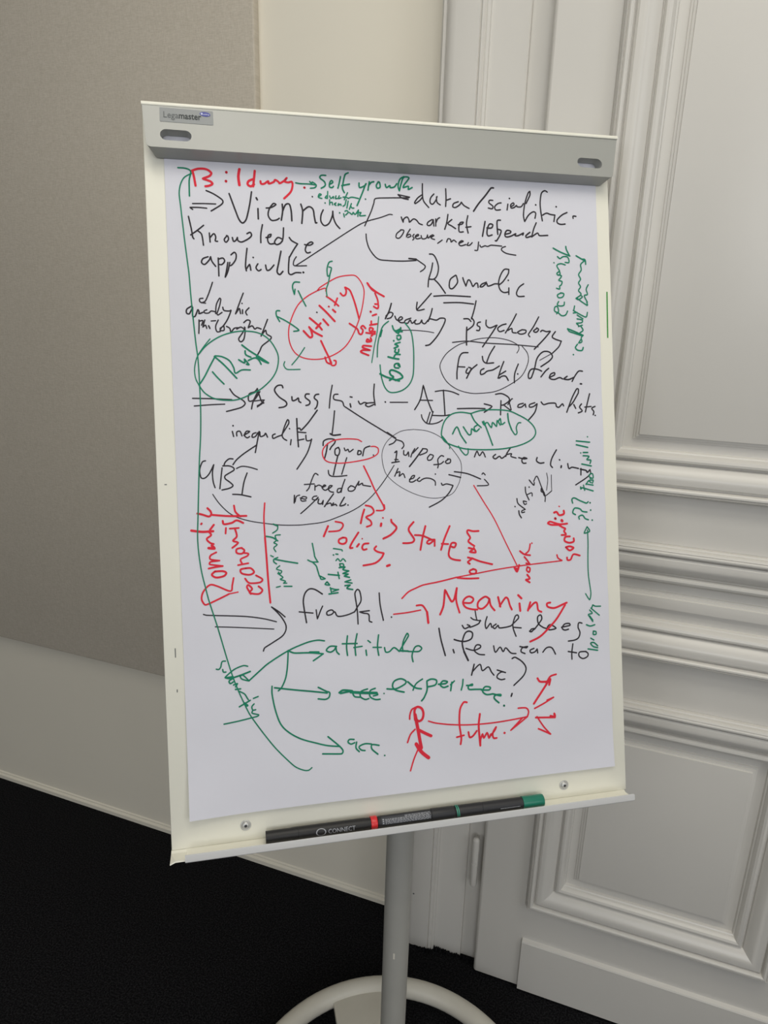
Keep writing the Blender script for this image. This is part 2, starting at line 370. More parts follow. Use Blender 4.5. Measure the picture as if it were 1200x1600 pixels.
    '5365 -74,5364;19:18,5495 16,5438 55,5428 86,5474 93,5408;19:186,5520 144,5454 123,5398;19:154,5454 236,5534;23:304,5508 200,5377 98,5256;19:304,5518 3'
    '73,5507 362,5460 261,5423;19:420,5430 379,5383 387,5344 437,5353 469,5410 420,5430;19:629,5397 589,5407 537,5351 544,5274 532,5226;19:474,5275 574,528'
    '3 626,5320;20:697,5347 656,5319 675,5290 726,5299 733,5347 687,5357;19:-79,5231 -132,5119;19:-101,5166 -52,5183 -64,5117 -4,5154 23,5096;19:91,5066 15'
    '1,5083 172,5121 132,5112 90,5037 139,5026 189,5053;19:249,5090 209,5053 247,5033 288,5060 348,5078 427,5066 485,5026 489,4968;19:493,5135 495,5133;20:'
    '705,5120 889,5073;20:791,5162 993,5128 1204,5041;22:1577,6228 1563,6013;22:1491,6326 1591,6336 1693,6286 1712,6228 1627,6169 1585,6160;20:1711,6208 17'
    '39,6090;20:1689,6169 1744,6247 1765,6257;20:1626,6159 1728,6081;22:1942,6187 1867,6168 1851,6129 1908,6129 1962,6168;22:1973,6177 1982,6128;22:2133,61'
    '96 2047,6167 2045,6128 2109,6137 2164,6177;23:2170,6177 2128,6048 2017,5927;23:2239,6206 2281,6166 2367,6186 2475,6185 2494,6135 2537,6125 2593,6175 2'
    '614,6145;23:2871,6344 2873,6404 2840,6404 2759,6264 2664,6044;23:2871,6344 2779,6204 2711,6134;23:2788,6164 2819,6103;23:2920,6173 2885,6123 2927,6063'
    ' 2860,6033;23:3064,6333 3019,6183 2981,6046;21:2973,6123 3083,6132;23:3150,6132 3093,6102 3125,6051 3112,6001;21:3145,5991 3147,5989;23:2247,6750 2390'
    ',6840 2446,6910 2394,6979 2287,6978 2188,6878 2140,6720 2082,6581 2039,6571 2038,6640 2087,6709 2182,6710 2256,6681;23:2242,6592 2320,6681 2375,6725;2'
    '3:2381,6582 2468,6622 2469,6658 2404,6632 2391,6572 2466,6553 2553,6583 2606,6563;25:2684,6603 2628,6563 2704,6553 2792,6584;23:2948,6684 2882,6684 28'
    '14,6604 2768,6524;23:2909,6488 2930,6486;21:2605,7150 2558,7060 2447,6960;12:2447,6960 2230,6849;22:1314,6715 1262,6685 1260,6627 1312,6637 1365,6676 '
    '1458,6696 1564,6755;22:1639,6824 1582,6697 1537,6570;22:1665,6678 1559,6619;22:1557,6570 1600,6599 1662,6599 1702,6537;22:1874,6787 1810,6639 1801,650'
    '2;22:1858,6636 1860,6634;13:1859,6957 1897,7022 1878,7081 1744,7148 1517,7187 1269,7170 1073,7119 919,7068 733,6941 628,6787 634,6672 718,6519 876,640'
    '4 1076,6346 1260,6342 1509,6375 1763,6492 1936,6620 2037,6817 2032,6955 1951,7062;22:1502,7057 1415,6929 1359,6802;22:1296,6899 1308,6831 1358,6796 14'
    '72,6803;22:1067,6954 975,6944 922,6866 885,6674 881,6558;20:897,6741 1009,6736;22:1049,6713 1026,6655 1067,6646 1110,6713 1070,6732;22:1033,6568 1109,'
    '6694 1204,6772;20:1114,5377 1158,5464 1196,5395 1250,5452 1288,5373;22:1455,5409 1412,5371 1452,5341 1516,5379 1556,5348 1631,5396;22:1697,5498 1642,5'
    '425 1620,5376;20:1642,5405 1715,5414 1703,5375 1786,5347;22:1829,5352 1912,5331 1965,5336 1913,5351 1880,5312 1899,5266 1948,5265;23:2135,5346 2123,52'
    '97 2175,5260 2246,5264;23:2461,5459 2381,5331 2356,5232 2387,5187;23:2509,5304 2511,5302;25:2538,5208 2533,5184;23:2648,5241 2667,5165 2722,5183 2831,'
    '5161;23:2874,5160 2871,5059;25:2863,5150 2961,5127 2982,5097 3028,5136;21:3028,5136 3037,5075 2957,5007 2778,4905;12:2287,5104 2305,4995 2282,4836;12:'
    '2366,5073 2368,4833;16:2194,4869 2223,4798 2254,4748 2368,4824;20:1750,4603 1752,4601;22:1811,4535 1819,4476 1849,4425;20:1917,4551 1863,4533 1862,450'
    '4 1905,4512;20:1786,4723 1804,4644 1907,4561;20:1942,4669 1890,4681 1909,4630 1941,4639;20:1929,4896 1936,4807 1985,4697;18:1956,4777 2032,4804 2040,4'
    '755;20:1992,4895 1994,4892;20:1996,5003 2068,4922 2079,4961;18:2070,4981 2125,5059 2195,4898 2254,4757 2251,4662;18:2194,4869 2192,4819 2245,4798;18:1'
    '228,5112 1249,5131 1279,5101;18:1266,5033 1296,5003 1325,4944 1150,4939;22:-1272,3444 -1377,3516 -1460,3526 -1526,3460 -1550,3332 -1514,3043;20:-1613,'
    '3207 -1417,3176;20:-1369,3219 -1355,3088 -1305,3205 -1274,3268;21:-1110,3173 -1146,3204 -1212,3180 -1208,3133 -1148,3138 -1100,3172 -1056,3104 -923,31'
    '14 -808,3153;21:-808,3153 -768,3216 -707,3315 -722,3448 -758,3478 -795,3415 -769,3187 -762,2971;21:-589,3156 -732,3147 -676,3125 -600,3101 -594,3006 -'
    '557,2984;21:-432,3407 -423,3221 -383,3000;21:-261,3039 -259,3037;22:831,2837 870,2785 952,2818 912,2841;22:952,2799 1014,2814 1097,2847 1119,2894;24:4'
    '63,2819 491,2640 552,2399;24:676,2480 691,2430;24:696,2633 762,2609 863,2591 966,2623 989,2708 929,2742 867,2708 822,2575 847,2437;30:847,2437 910,229'
    '6;22:879,2483 1001,2444 1104,2475 1106,2514 1044,2519 1011,2443 1080,2379 1172,2362;20:1046,3050 1056,2967 1068,2898;20:973,2944 1017,2911 1129,2884;2'
    '2:1234,2939 1200,2840 1213,2760 1282,2834 1301,2774;22:1375,2817 1322,2782 1352,2750 1405,2795 1424,2755 1529,2757 1613,2771;22:1613,2771 1743,2880 17'
    '34,2930 1692,2913 1645,2768 1691,2607;22:1654,2748 1780,2729;23:1926,2668 1948,2697 2002,2703 1947,2657 1916,2669;23:2001,2693 2124,2833 2115,2904 206'
    '1,2877 2068,2777 2141,2712 2204,2688;23:2249,2744 2216,2707 2247,2665 2355,2677 2334,2708 2271,2747;23:2453,2690 2595,2709 2585,2740 2508,2736 2463,26'
    '79 2505,2642 2571,2651;23:2803,2729 2749,2739 2735,2669 2765,2586 2741,2507 2674,2472 2564,2464;22:1322,2487 1349,2387 1425,2460 1474,2387 1518,2442 1'
    '599,2357 1682,2340;23:1749,2444 1854,2416 1876,2434 1790,2421 1767,2363 1830,2328;23:1981,2396 1916,2371 1936,2330 2000,2344 2033,2382 2042,2321;23:21'
    '28,2324 2194,2389 2280,2382 2341,2277;23:2639,2414 2619,2275 2620,2174;23:2559,2300 2700,2268;23:2865,2275 2755,2274 2742,2214 2806,2168 2884,2192 289'
    '7,2242 2854,2276;24:1003,2229 957,2067;22:979,2124 1095,2221 1133,2120 1228,2171 1277,2088 1316,2036;22:1371,2110 1505,2059 1442,2074 1379,2040 1367,1'
    '992 1428,1957 1491,1961;23:1617,2267 1670,2282 1783,2203 1843,2099 1797,1984 1634,1850;18:-2946,3262 -2894,3246 -2404,3198 -2138,3148 -1942,3087;16:-2'
    '792,3077 -2498,3047 -1982,2985;20:-1818,3148 -1901,3227 -2003,3304 -1885,3171 -1808,3018 -1849,2893 -1989,2802 -2118,2730 -2141,2683;27:1598,1728 1582'
    ',1690'
  ),
  'R': (
    '32:-2859,9417 -2844,9347 -2827,9225;32:-2876,9425 -2780,9461 -2676,9461 -2609,9416 -2636,9369 -2724,9328 -2630,9299 -2597,9265 -2642,9236 -2694,9224;3'
    '3:-2402,9438 -2401,9436;33:-2412,9313 -2411,9311;38:-2221,9491 -2239,9386 -2229,9270;33:-2009,9482 -2022,9382 -2038,9264;33:-2040,9363 -2100,9332 -211'
    '4,9286 -2071,9262 -2025,9292;30:-1934,9343 -1926,9307 -1882,9310 -1826,9349 -1819,9314 -1746,9345 -1727,9374 -1682,9349 -1665,9329 -1600,9369 -1562,94'
    '11 -1597,9364 -1547,9349 -1492,9361 -1484,9307 -1515,9214 -1610,9118;30:-1315,9290 -1313,9289;29:-463,6900 -575,6946 -546,6974 -441,6975 -545,7011 -53'
    '4,7040 -420,7032;29:-445,7116 -473,7134 -484,7096 -417,7107 -425,7153;27:-489,7227 -356,7211;27:-414,7182 -355,7229;27:-412,7247 -382,7285 -429,7303 -'
    '431,7247 -354,7248;27:-428,7340 -312,7361;27:-408,7350 -406,7397;29:-411,7537 -409,7535;27:-384,7481 -326,7501;27:-360,7613 -304,7586 -292,7643 -340,7'
    '651;25:-292,7643 -299,7717 -334,7810;29:-444,7956 -407,7901 -314,7829 -201,7767;27:-434,7947 -380,7865 -305,7820;27:-731,7357 -620,7281 -594,7216 -556'
    ',7207 -535,7264 -563,7300 -533,7329 -496,7292;17:-1181,7822 -1332,7735 -1465,7613 -1563,7428 -1615,7244 -1604,7062 -1527,6917 -1383,6845 -1180,6838 -9'
    '92,6895 -819,7008 -700,7168 -597,7393 -533,7599 -496,7824 -529,7953 -611,8053 -724,8058 -876,8026 -1009,7956 -1143,7869 -1181,7822 -1069,7862 -1061,78'
    '17;27:-847,7795 -811,7759 -772,7779 -761,7835 -778,7881;27:-769,7881 -704,7836 -644,7671 -586,7430;30:-1402,7239 -1317,7149 -1279,7168 -1295,7250 -132'
    '1,7296;30:-1321,7296 -1258,7232 -1140,7170;30:-1307,7424 -1190,7326 -1137,7262;30:-1220,7279 -1152,7354;30:-1113,7410 -1042,7328;30:-1161,7606 -1063,7'
    '512 -946,7386;30:-968,7552 -932,7519;24:-1026,7596 -1024,7595;26:-1054,7743 -963,7681 -882,7609;26:-938,7617 -896,7720;28:-1156,7101 -1101,6977 -1041,'
    '6848;26:-1105,6866 -1080,6792 -1015,6774 -1049,6867;24:-1041,6848 -1016,6756 -960,6756 -948,6812 -976,6821;29:-2975,4674 -2910,4657 -2824,4627 -2789,4'
    '653 -2796,4698 -2837,4744;29:-2772,4647 -2545,4622 -2307,4616;27:-2473,4767 -2455,4676 -2387,4610;25:-2923,4533 -2929,4524;34:-3065,4440 -2919,4416 -2'
    '771,4419;29:-2759,4508 -2814,4439;27:-2841,4422 -2800,4366 -2862,4315 -2821,4260 -2770,4239;38:-2841,4185 -2763,4176 -2796,4219;29:-2635,4557 -2619,45'
    '11 -2513,4525 -2442,4558 -2355,4518;25:-2595,4456 -2603,4379;25:-2543,4445 -2419,4449;27:-2473,4442 -2450,4333 -2505,4272 -2436,4241 -2518,4173;27:-23'
    '86,4167 -2457,4152 -2459,4098 -2389,4085 -2352,4129 -2394,4167;29:-611,4644 -643,4552 -670,4444;27:-590,4703 -505,4678 -469,4611 -509,4565 -587,4531 -'
    '522,4472 -514,4415 -582,4389;21:-338,4511 -334,4509;31:-364,4427 -371,4394;31:-213,4478 -205,4440 -139,4371 -151,4324 -231,4252 -339,4203;23:-594,5281'
    ' -509,5092 -439,4920 -322,4690 -324,4624 -430,4622;27:-312,4699 -308,4642;30:-1152,4423 -1219,4277;25:-1043,4483 -950,4461 -933,4414 -991,4351 -1142,4'
    '342;29:-939,4246 -996,4220 -998,4174 -942,4153 -894,4178 -892,4234 -939,4246;29:-709,4310 -809,4165 -841,4092 -803,4090;19:-655,4218 -654,4216;31:-706'
    ',4141 -736,4105;29:-563,4144 -630,4138 -660,4092 -642,4054 -594,4061;29:-449,4095 -479,4055 -433,4015 -341,3988;29:-341,3982 -379,3918 -477,3848 -651,'
    '3823;37:-296,3796 -257,3808;30:127,4430 56,4353 54,4296 128,4178 107,4132 37,4120 -41,4123;30:307,4362 257,4192 221,4011;28:140,4235 258,4220 395,4156'
    ';28:434,4155 355,4149 323,4112 363,4095 434,4145;28:444,4154 441,4058;30:686,4346 595,4157 539,3996;28:552,4086 652,4077;30:701,4036 751,4024 773,4081'
    ' 703,4084 657,3942 675,3873 744,3837 835,3821;30:1142,4253 1054,4253 973,4272 961,4233 1004,4158 973,4101 1066,4028;30:974,4004 1044,3981 992,3944 108'
    '4,3930 1055,4000;30:958,3859 1019,3836 956,3791 986,3760;30:1019,3846 1150,3790 1344,3735;30:1044,3679 982,3653 1001,3613 1072,3609 1084,3657 1034,368'
    '0;28:785,3558 937,3539 1121,3533;23:-90,3304 11,3393 131,3443 251,3483 492,3517 775,3568;20:775,3568 1041,3601 1352,3643 1665,3675 1962,3698 2499,3729'
    ';18:1093,4947 1244,4693 1400,4433 1574,4053 1691,3811 1750,3690;35:1707,3662 1747,3601 1782,3698;31:1717,3652 1769,3639;18:-613,5638 -679,5672 -849,56'
    '82 -1018,5663 -1133,5600 -1192,5508 -1177,5406 -1105,5349 -937,5330 -709,5350 -498,5392 -381,5455 -368,5530 -415,5563 -473,5564;32:2706,4070 2705,4020'
    ' 2628,4004 2553,4037 2566,4097 2642,4103;30:2502,4130 2578,4136 2547,4188 2570,4227 2527,4249 2474,4281;31:2605,4305 2475,4301 2326,4347 2282,4323 234'
    '5,4296 2496,4290;41:2516,4359 2524,4349;36:2409,4393 2413,4389;34:2395,4484 2438,4492 2480,4441 2556,4458 2558,4508;18:2480,4580 2489,4576;25:-2516,37'
    '48 -2538,3650 -2567,3565 -2740,3644 -2843,3669 -2933,3584 -2963,3497 -2948,3433 -2906,3394 -2747,3456 -2586,3527;18:-2586,3527 -2462,3546;29:-2767,385'
    '3 -2812,3810 -2752,3767 -2647,3783 -2614,3826 -2662,3852 -2767,3853;25:-2739,4121 -2819,4080 -2821,4026 -2700,4002 -2822,3991 -2833,3955 -2659,3924;27'
    ':-2852,3899 -2747,3915 -2659,3924;27:-2286,3508 -2336,3602 -2317,3637 -2265,3579 -2303,3527 -2179,3501 -2123,3552 -2175,3610;26:-2358,3730 -2298,3663 '
    '-2155,3664 -2117,3707 -2205,3767;27:-2343,3875 -2415,3860 -2399,3805 -2293,3781 -2230,3814 -2272,3871 -2343,3875;25:-2448,3925 -2305,3945;25:-2394,395'
    '0 -2409,4005 -2319,4046 -2300,4081 -2371,4093;22:-2045,4788 -2064,4570 -2059,4297;28:-2059,4297 -2048,4023 -2037,3693 -2018,3367;32:490,3026 549,3157 '
    '583,3386 644,3266 682,3206 723,3242 770,3404;30:770,3404 753,3221 797,3033;30:883,3173 985,3167 1028,3222 968,3265 896,3241 859,3175 901,3104 1002,306'
    '8 1084,3059;31:1275,3216 1214,3246 1108,3178 1095,3091 1166,3067 1251,3130 1285,3206 1302,3107 1361,3028;21:-225,3079 -19,3089 189,3113;28:128,3184 22'
    '1,3178 287,3078;36:287,3078 301,2914;33:1426,3226 1457,3077;31:1446,3087 1545,3209 1586,3187 1614,3086 1643,3021;35:1755,3235 1806,3182;35:1772,3105 1'
    '779,2992;33:1952,3113 1905,2988;31:1917,3007 2004,3090 2058,3097 2075,2986 2128,2953;32:2283,3086 2228,3075 2237,3025 2344,2998 2475,3039 2559,3068;32'
    ':2530,3036 2382,2835 2248,2705 2093,2576 1921,2506;32:2571,3936 2634,3883 2701,3920 2637,3947 2571,3936;30:2587,3775 2597,3734 2651,3741 2698,3819 280'
    '6,3794;25:2416,3824 2435,3773 2499,3733;29:1800,3914 1872,3861 1967,3842;25:1973,4015 1948,3917 1893,3870;20:2001,4029 2003,4025;27:1871,3822 1921,376'
    '0 1962,3698 1899,3721;27:1918,3661 1906,3612 1947,3580 1960,3639 1918,3661;31:1914,3542 1954,3480 1890,3464 1952,3421;22:248,1446 357,1406 596,1358 92'
    '0,1324 1271,1318 1584,1334 1828,1355;25:1685,1498 1811,1490 1852,1432 1828,1355;25:1828,1355 1547,1175 1743,1343;30:861,1666 810,1671 746,1570 728,135'
    '8 751,1141 737,1045;28:680,1158 793,1176;30:866,1217 883,1137 935,1151 999,1222;33:1059,1471 1032,1288 1048,992;29:1049,1001 1056,1089 1089,1164 1108,'
    '1103 1162,1176 1190,1094 1223,1150;29:1222,1130 1287,1202 1310,1249 1255,1166 1262,1087 1314,1081;31:1442,1146 1444,1144;34:2028,1924 2069,1870 2187,1'
    '859;29:2341,1960 2243,1935 2187,1859;34:2209,1868 2107,1737 1947,1542;34:2165,1851 2242,1895 2217,1807;25:1955,1468 2122,1535 2280,1610;23:2166,1575 2'
    '280,1610;30:1965,1327 2286,1299;38:2212,1326 2282,1309 2277,1356;25:1987,1339 2088,1179 2202,1046;27:2002,1151 2086,1109 2202,1046'
  ),
  'G': (
    '21:-3054,9457 -2951,9455 -2885,9415 -2910,9290 -2914,9078;20:-1437,9350 -1365,9342 -1254,9345 -1144,9337;20:-1235,9381 -1208,9352 -1198,9376 -1144,933'
    '7 -1164,9299 -1229,9286;22:-1000,9484 -1065,9480 -1085,9442 -1022,9391 -1014,9336 -1072,9296;22:-949,9359 -901,9389 -919,9416 -948,9377 -950,9322 -913'
    ',9315 -894,9334;22:-785,9479 -807,9386 -829,9311;23:-670,9542 -718,9511 -751,9389 -763,9315 -737,9252;23:-771,9351 -657,9380;23:-515,9404 -508,9339 -4'
    '30,9372 -410,9401;23:-420,9391 -473,9258 -555,9077;23:-361,9432 -385,9310;23:-373,9376 -333,9425 -294,9436;23:-227,9440 -258,9383 -240,9346 -201,9367 '
    '-208,9432 -227,9440;23:-123,9410 -105,9364 -56,9395 -47,9367 12,9380 52,9430;23:163,9540 103,9499 71,9403 88,9329 121,9443 163,9531 241,9526 169,9428 '
    '148,9379 227,9403 225,9356 285,9388;18:-1113,9174 -1075,9204 -1102,9212 -1119,9165 -1068,9149;18:-980,9256 -988,9154;18:-1001,9190 -1021,9161 -988,915'
    '8;18:-955,9193 -937,9157 -899,9187 -900,9159;19:-861,9198 -872,9161 -844,9162;19:-814,9201 -825,9163 -787,9175;19:-690,9254 -741,9150;19:-759,9186 -72'
    '1,9188 -674,9172;19:-684,9172 -626,9193 -532,9180;19:-428,9177 -426,9175;18:-1024,9088 -1022,9086;18:-957,9137 -959,9064;18:-958,9091 -921,9103 -916,9'
    '066;19:-884,9077 -865,9097 -890,9077 -866,9060;19:-828,9089 -838,9061 -800,9082 -791,9064;19:-713,9151 -734,9076 -763,9056;19:-685,9134 -708,9031;19:-'
    '639,9100 -671,9015;19:-650,9062 -632,9036 -604,9037;19:-818,8957 -816,8955;19:-758,8946 -750,8900;19:-738,8984 -709,8994 -691,8968 -730,8929;19:-672,8'
    '969 -636,8943 -616,8972 -588,8945 -538,9013 -551,8919;19:-559,8965 -502,8978 -522,8930 -437,8938;21:2544,7576 2577,7617 2558,7686 2515,7675 2513,7615 '
    '2576,7587 2629,7548 2694,7560 2729,7620;21:2582,7766 2559,7715 2602,7697 2667,7708 2679,7758;21:2619,7896 2564,7864 2585,7825 2650,7837 2673,7887 2619'
    ',7900;21:2551,7969 2604,7959 2606,8004 2634,8025 2647,8075 2594,8093 2627,8134 2639,8164 2597,8177;21:2609,8233 2565,8201 2586,8172 2619,8193 2609,823'
    '3;21:2610,8243 2569,8320 2635,8353 2710,8336;18:2521,8364 2523,8362;21:2585,8460 2627,8432 2682,8464 2757,8457 2776,8378 2711,8375;23:2518,8589 2641,8'
    '531 2795,8478;23:2731,8624 2740,8575 2780,8497;23:2900,8486 3050,8408;23:3059,8359 3051,8428 3007,8437;21:3051,8418 3006,8387 2971,8345 2980,8266 2933'
    ',8194 2964,8125 2929,8064 2960,8005 2925,7944 2967,7886 2877,7823;21:2877,7823 2920,7805 2987,7846 2955,7875;21:3093,8040 3057,7968 3077,7889 3021,786'
    '7 3072,7769;21:2899,7824 2985,7766 3071,7718 3061,7768;21:2851,7703 2838,7643;21:2827,7633 2956,7566 3043,7537 3067,7608;21:2826,7593 2892,7604;21:289'
    '0,7564 2987,7506;21:2888,7504 2975,7486 2963,7446 2875,7434 2907,7405;21:2972,7406 2906,7385;25:2720,7345 2838,7303 2978,7246;21:2720,7345 2751,7302 2'
    '967,7236;21:2950,7385 2981,7326 2925,7285;21:2978,7246 2944,7205 2953,7145 2897,7125 2932,7175;23:2875,7104 2840,7054 2872,7014 2948,7009 2972,7055;21'
    ':2799,6943 2802,6941;19:-147,7402 -236,7325 -289,7193 -323,7042 -333,6877;19:-248,7269 -276,7174;19:-295,6761 -282,6592 -239,6442 -174,6366 -78,6357 4'
    '1,6395 142,6480 201,6613 217,6822 217,7049 189,7257 105,7379;29:-300,6630 -205,6583 -13,6527;29:-158,6536 -99,6583 -136,6612 -154,6659 -124,6687 -57,6'
    '669 10,6631 37,6574 -71,6536;25:-24,6763 4,6735 -14,6782 -72,6772 -74,6725 -16,6716;27:-171,6879 -79,6857 -11,6848;25:-89,6857 -58,6914 11,6915;25:-55'
    ',6989 -66,6951 -18,6943 -6,6990;25:-74,7008 -14,7037 -62,7065;23:-52,7074 17,7094;23:-79,7117 -77,7115;25:-29,7159 -11,7131 29,7151 21,7198 -28,7188;2'
    '9:-55,7263 52,7255;29:-26,7263 34,7293 -7,7226;23:-91,7337 -73,7281 -27,7235;21:35,7311 36,7310;15:-293,7465 -326,7230 -371,7042 -419,6794;20:-952,825'
    '4 -999,8233 -1030,8140 -1025,8039 -997,8049 -965,8152 -1001,8169;18:-975,8124 -1019,7938 -1051,7845 -1045,7743;20:-1435,7934 -1508,7931 -1538,7866 -15'
    '14,7758 -1503,7831;20:-1458,7810 -1407,7697 -1356,7594;20:-1732,7519 -1778,7514 -1780,7450 -1738,7366;20:-1780,7441 -1656,7380 -1531,7301 -1469,7247 -'
    '1543,7231;16:-1396,7001 -1493,6862 -1588,6752;16:-1687,6797 -1701,6742 -1654,6687 -1472,6688;16:-2713,7104 -2804,6992 -2887,6867 -2925,6760 -2938,6653'
    ' -2925,6547 -2885,6458;18:-2868,6894 -2787,6992 -2662,7092 -2519,7166 -2342,7214 -2165,7220 -2023,7192 -1901,7112 -1815,6986 -1775,6860 -1799,6696 -18'
    '67,6568 -1951,6477;21:-2653,6860 -2728,6726 -2803,6583 -2867,6485;23:-2662,6860 -2535,6745 -2367,6557;21:-2653,6869 -2566,6861 -2463,6808 -2405,6710 -'
    '2382,6629 -2292,6675 -2176,6675;23:-2330,6818 -2252,6774 -2250,6828 -2191,6751 -2226,6756;23:-2237,6945 -2230,6891 -2161,6856;24:-2278,7026 -2175,6946'
    ' -2036,6857 -1917,6777;22:-2021,6758 -2055,6821 -2107,6847 -2198,6810;27:-2080,6866 -2002,6812 -1922,6777;21:-2696,6646 -2629,6565 -2545,6476;18:-2885'
    ',6458 -2811,6351 -2675,6270 -2484,6246 -2342,6264 -2198,6323 -2053,6395 -1951,6477;22:-1935,4483 -1873,4453;18:-1873,4453 -1884,4399 -1949,4356;22:-20'
    '41,4314 -1952,4292 -1881,4243;18:-1842,4327 -1914,4318 -1899,4253 -1936,4218 -1892,4188 -1939,4145 -1914,4089;22:619,5695 686,5607;15:729,5568 727,551'
    '0;18:865,5546 913,5468 972,5409 1014,5437 1016,5505;22:781,5731 855,5836 912,5710 989,5593;22:957,5835 1034,5718 1075,5727 1088,5804 1138,5765;22:1182'
    ',5861 1129,5823 1158,5764 1211,5803;22:1086,6036 1143,5920 1242,5822;22:1266,5909 1295,5860 1327,5898;22:1287,5918 1343,5762 1414,5550;22:1348,5898 14'
    '07,5820 1430,5897 1490,5838 1504,5926 1553,5857;20:1086,6036 924,6057 782,6029 678,5943 624,5829 609,5695 686,5598 905,5517 1108,5490 1416,5484 1666,5'
    '503 1877,5548 2049,5624 2127,5722 2099,5831 1996,5931 1851,6011 1686,6075 1437,6092 1231,6078 1086,6036;22:1524,5916 1557,5955 1574,5867 1627,5895;24:'
    '1680,6032 1691,5914 1738,5776;20:1738,5776 1788,5707 1821,5736 1813,5815 1847,5883 1889,5889;23:2802,5593 3031,5569;23:2800,5533 2995,5489;19:2995,565'
    '6 2997,5654;19:2872,5405 2874,5403;23:2916,5410 2993,5409;23:2914,5360 3013,5348 2978,5298 3044,5287 3031,5236;23:2888,5230 3052,5196;23:2860,4869 286'
    '4,4838 2886,4858 3072,4802;21:2910,4897 2929,4816;21:2954,4916 3075,4892;21:2954,4906 2988,4955;21:3043,4934 3000,4965 3077,4973 3065,4923;21:3024,501'
    '5 3078,5003 3070,5074 3014,5055 3034,4994;23:2714,4622 2705,4683 2750,4701 2836,4658 2944,4614 2978,4633;23:2752,4440 2709,4472 2744,4541 2831,4528 28'
    '74,4486 2950,4473;23:2815,4367 2810,4408 2872,4425 2914,4373 2968,4351;23:3010,4618 3012,4616;23:3013,4501 3015,4499;23:3034,4344 3036,4342;21:2942,42'
    '41 2888,4143 2984,4169 2942,4241;19:2947,4190 2951,3968 2946,3767 2946,3504 2969,3280 2975,3178 2948,3089 2885,3188;18:-2877,9389 -2973,9330 -3028,923'
    '0 -3050,9106 -3039,8948 -3022,8720 -2999,8421 -2975,8158 -2960,7982 -2949,7717 -2928,7363 -2906,7044 -2887,6849 -2879,6618 -2877,6440 -2876,6120 -2890'
    ',5763 -2913,5496 -2932,5229 -2965,4677 -2985,4285 -2956,3908 -2905,3636 -2861,3436 -2761,3069 -2578,2350 -2392,1860 -2283,1666 -2113,1410 -1975,1229 -'
    '1764,1002 -1638,932 -1565,923 -1517,955;18:-1988,4038 -1953,4018;20:-1890,4005 -1945,3981 -1946,3944 -1911,3915;22:-1927,3980 -1783,3945 -1611,3908;18'
    ':-1867,3885 -1914,3842 -1843,3810 -1862,3775 -1889,3795;18:-1898,3777 -1828,3718 -1865,3692 -1794,3661 -1822,3635 -1777,3632;20:-1815,3589 -1705,3582;'
    '18:-1924,3581 -1869,3592;20:-1389,4183 -1367,4043 -1359,3987 -1325,3921;20:-1462,3946 -1399,3915 -1316,3911;20:-1399,3915 -1346,3857 -1329,3800 -1305,'
    '3706;20:-1295,3706 -1222,3664 -1279,3658 -1296,3697;21:-1196,3616 -1226,3581 -1161,3568 -1196,3616;23:-1175,3438 -1043,3449;21:-1153,3530 -1137,3455;2'
    '1:-1153,3521 -1079,3498 -1032,3495 -1117,3472;23:-1174,3723 -1015,3699;21:-1032,3747 -1017,3653;19:-1085,4094 -964,4070 -955,4051;19:-1089,4001 -1085,'
    '3999;19:-1023,4007 -1051,4012;19:-1054,3916 -1025,3942 -989,3903 -950,3938 -914,3899;21:-1000,3866 -992,3828 -945,3826 -953,3864 -1000,3866;23:-1011,3'
    '811 -926,3816 -956,3780 -872,3756 -958,3724 -883,3710 -940,3685 -866,3662;21:-848,3624 -934,3601 -831,3576;23:-936,3545 -860,3550 -909,3506 -825,3482;'
    '23:-925,2808 -944,2656 -935,2524;23:-782,2828 -817,2665 -813,2514;23:-1005,2698 -787,2685;21:-837,2629 -713,2638;23:-658,2577 -651,2501;21:-624,2716 -'
    '587,2684;23:-462,2788 -483,2620 -469,2486;21:-551,2610 -426,2600;23:-378,2592 -361,2525 -303,2529 -233,2581 -157,2518;23:-157,2518 -12,2735 -30,2779 -'
    '83,2684 -106,2590 -99,2513;27:-137,2526 -20,2511;23:-20,2507 137,2494 188,2538 140,2580 80,2556 37,2445 49,2348;21:3000,3005 3043,2981 3132,2976;21:29'
    '65,2956 3105,2835;21:3000,3005 2976,2955;21:2942,2927 2984,2874 2918,2858 2949,2805 2991,2742;21:2939,2836 2992,2762;23:2879,2699 2945,2674 3023,2689;'
    '23:2997,2589 2995,2538 3040,2535 3041,2576 2997,2589;21:2949,2481 3003,2447;23:2899,2313 3064,2279;23:3067,2350 3002,2406 2946,2400 2989,2346 3066,232'
    '0;22:-1265,2761 -1367,2778 -1516,2757 -1785,2663 -2072,2507 -2202,2408 -2359,2279;20:-2480,2359 -2435,2364 -2359,2279 -2455,2312 -2480,2359;24:-1785,2'
    '658 -1704,2620 -1484,2606 -1290,2575;28:-1484,2615 -1354,2605;22:-1290,2575 -1376,2523 -1437,2487;23:-1091,2667 -1184,2675 -1242,2623 -1187,2591 -1130'
    ',2615 -1100,2659 -1093,2593 -1057,2549;22:-1791,2664 -1812,2430 -1845,2267 -1905,2143 -1952,2101;20:-2671,2584 -2719,2579 -2739,2508 -2766,2475 -2801,'
    '2481;20:-2714,2470 -2706,2433 -2671,2430;20:-2369,2486 -2430,2500 -2556,2457 -2674,2367 -2683,2350 -2577,2359;25:-2336,2410 -2471,2368 -2613,2335 -267'
    '5,2349;22:-2578,2332 -2632,2300 -2616,2263 -2571,2286;22:-2573,2240 -2519,2254 -2547,2211;22:-2549,2175 -2478,2177;20:-2497,2143 -2428,2100 -2394,2042'
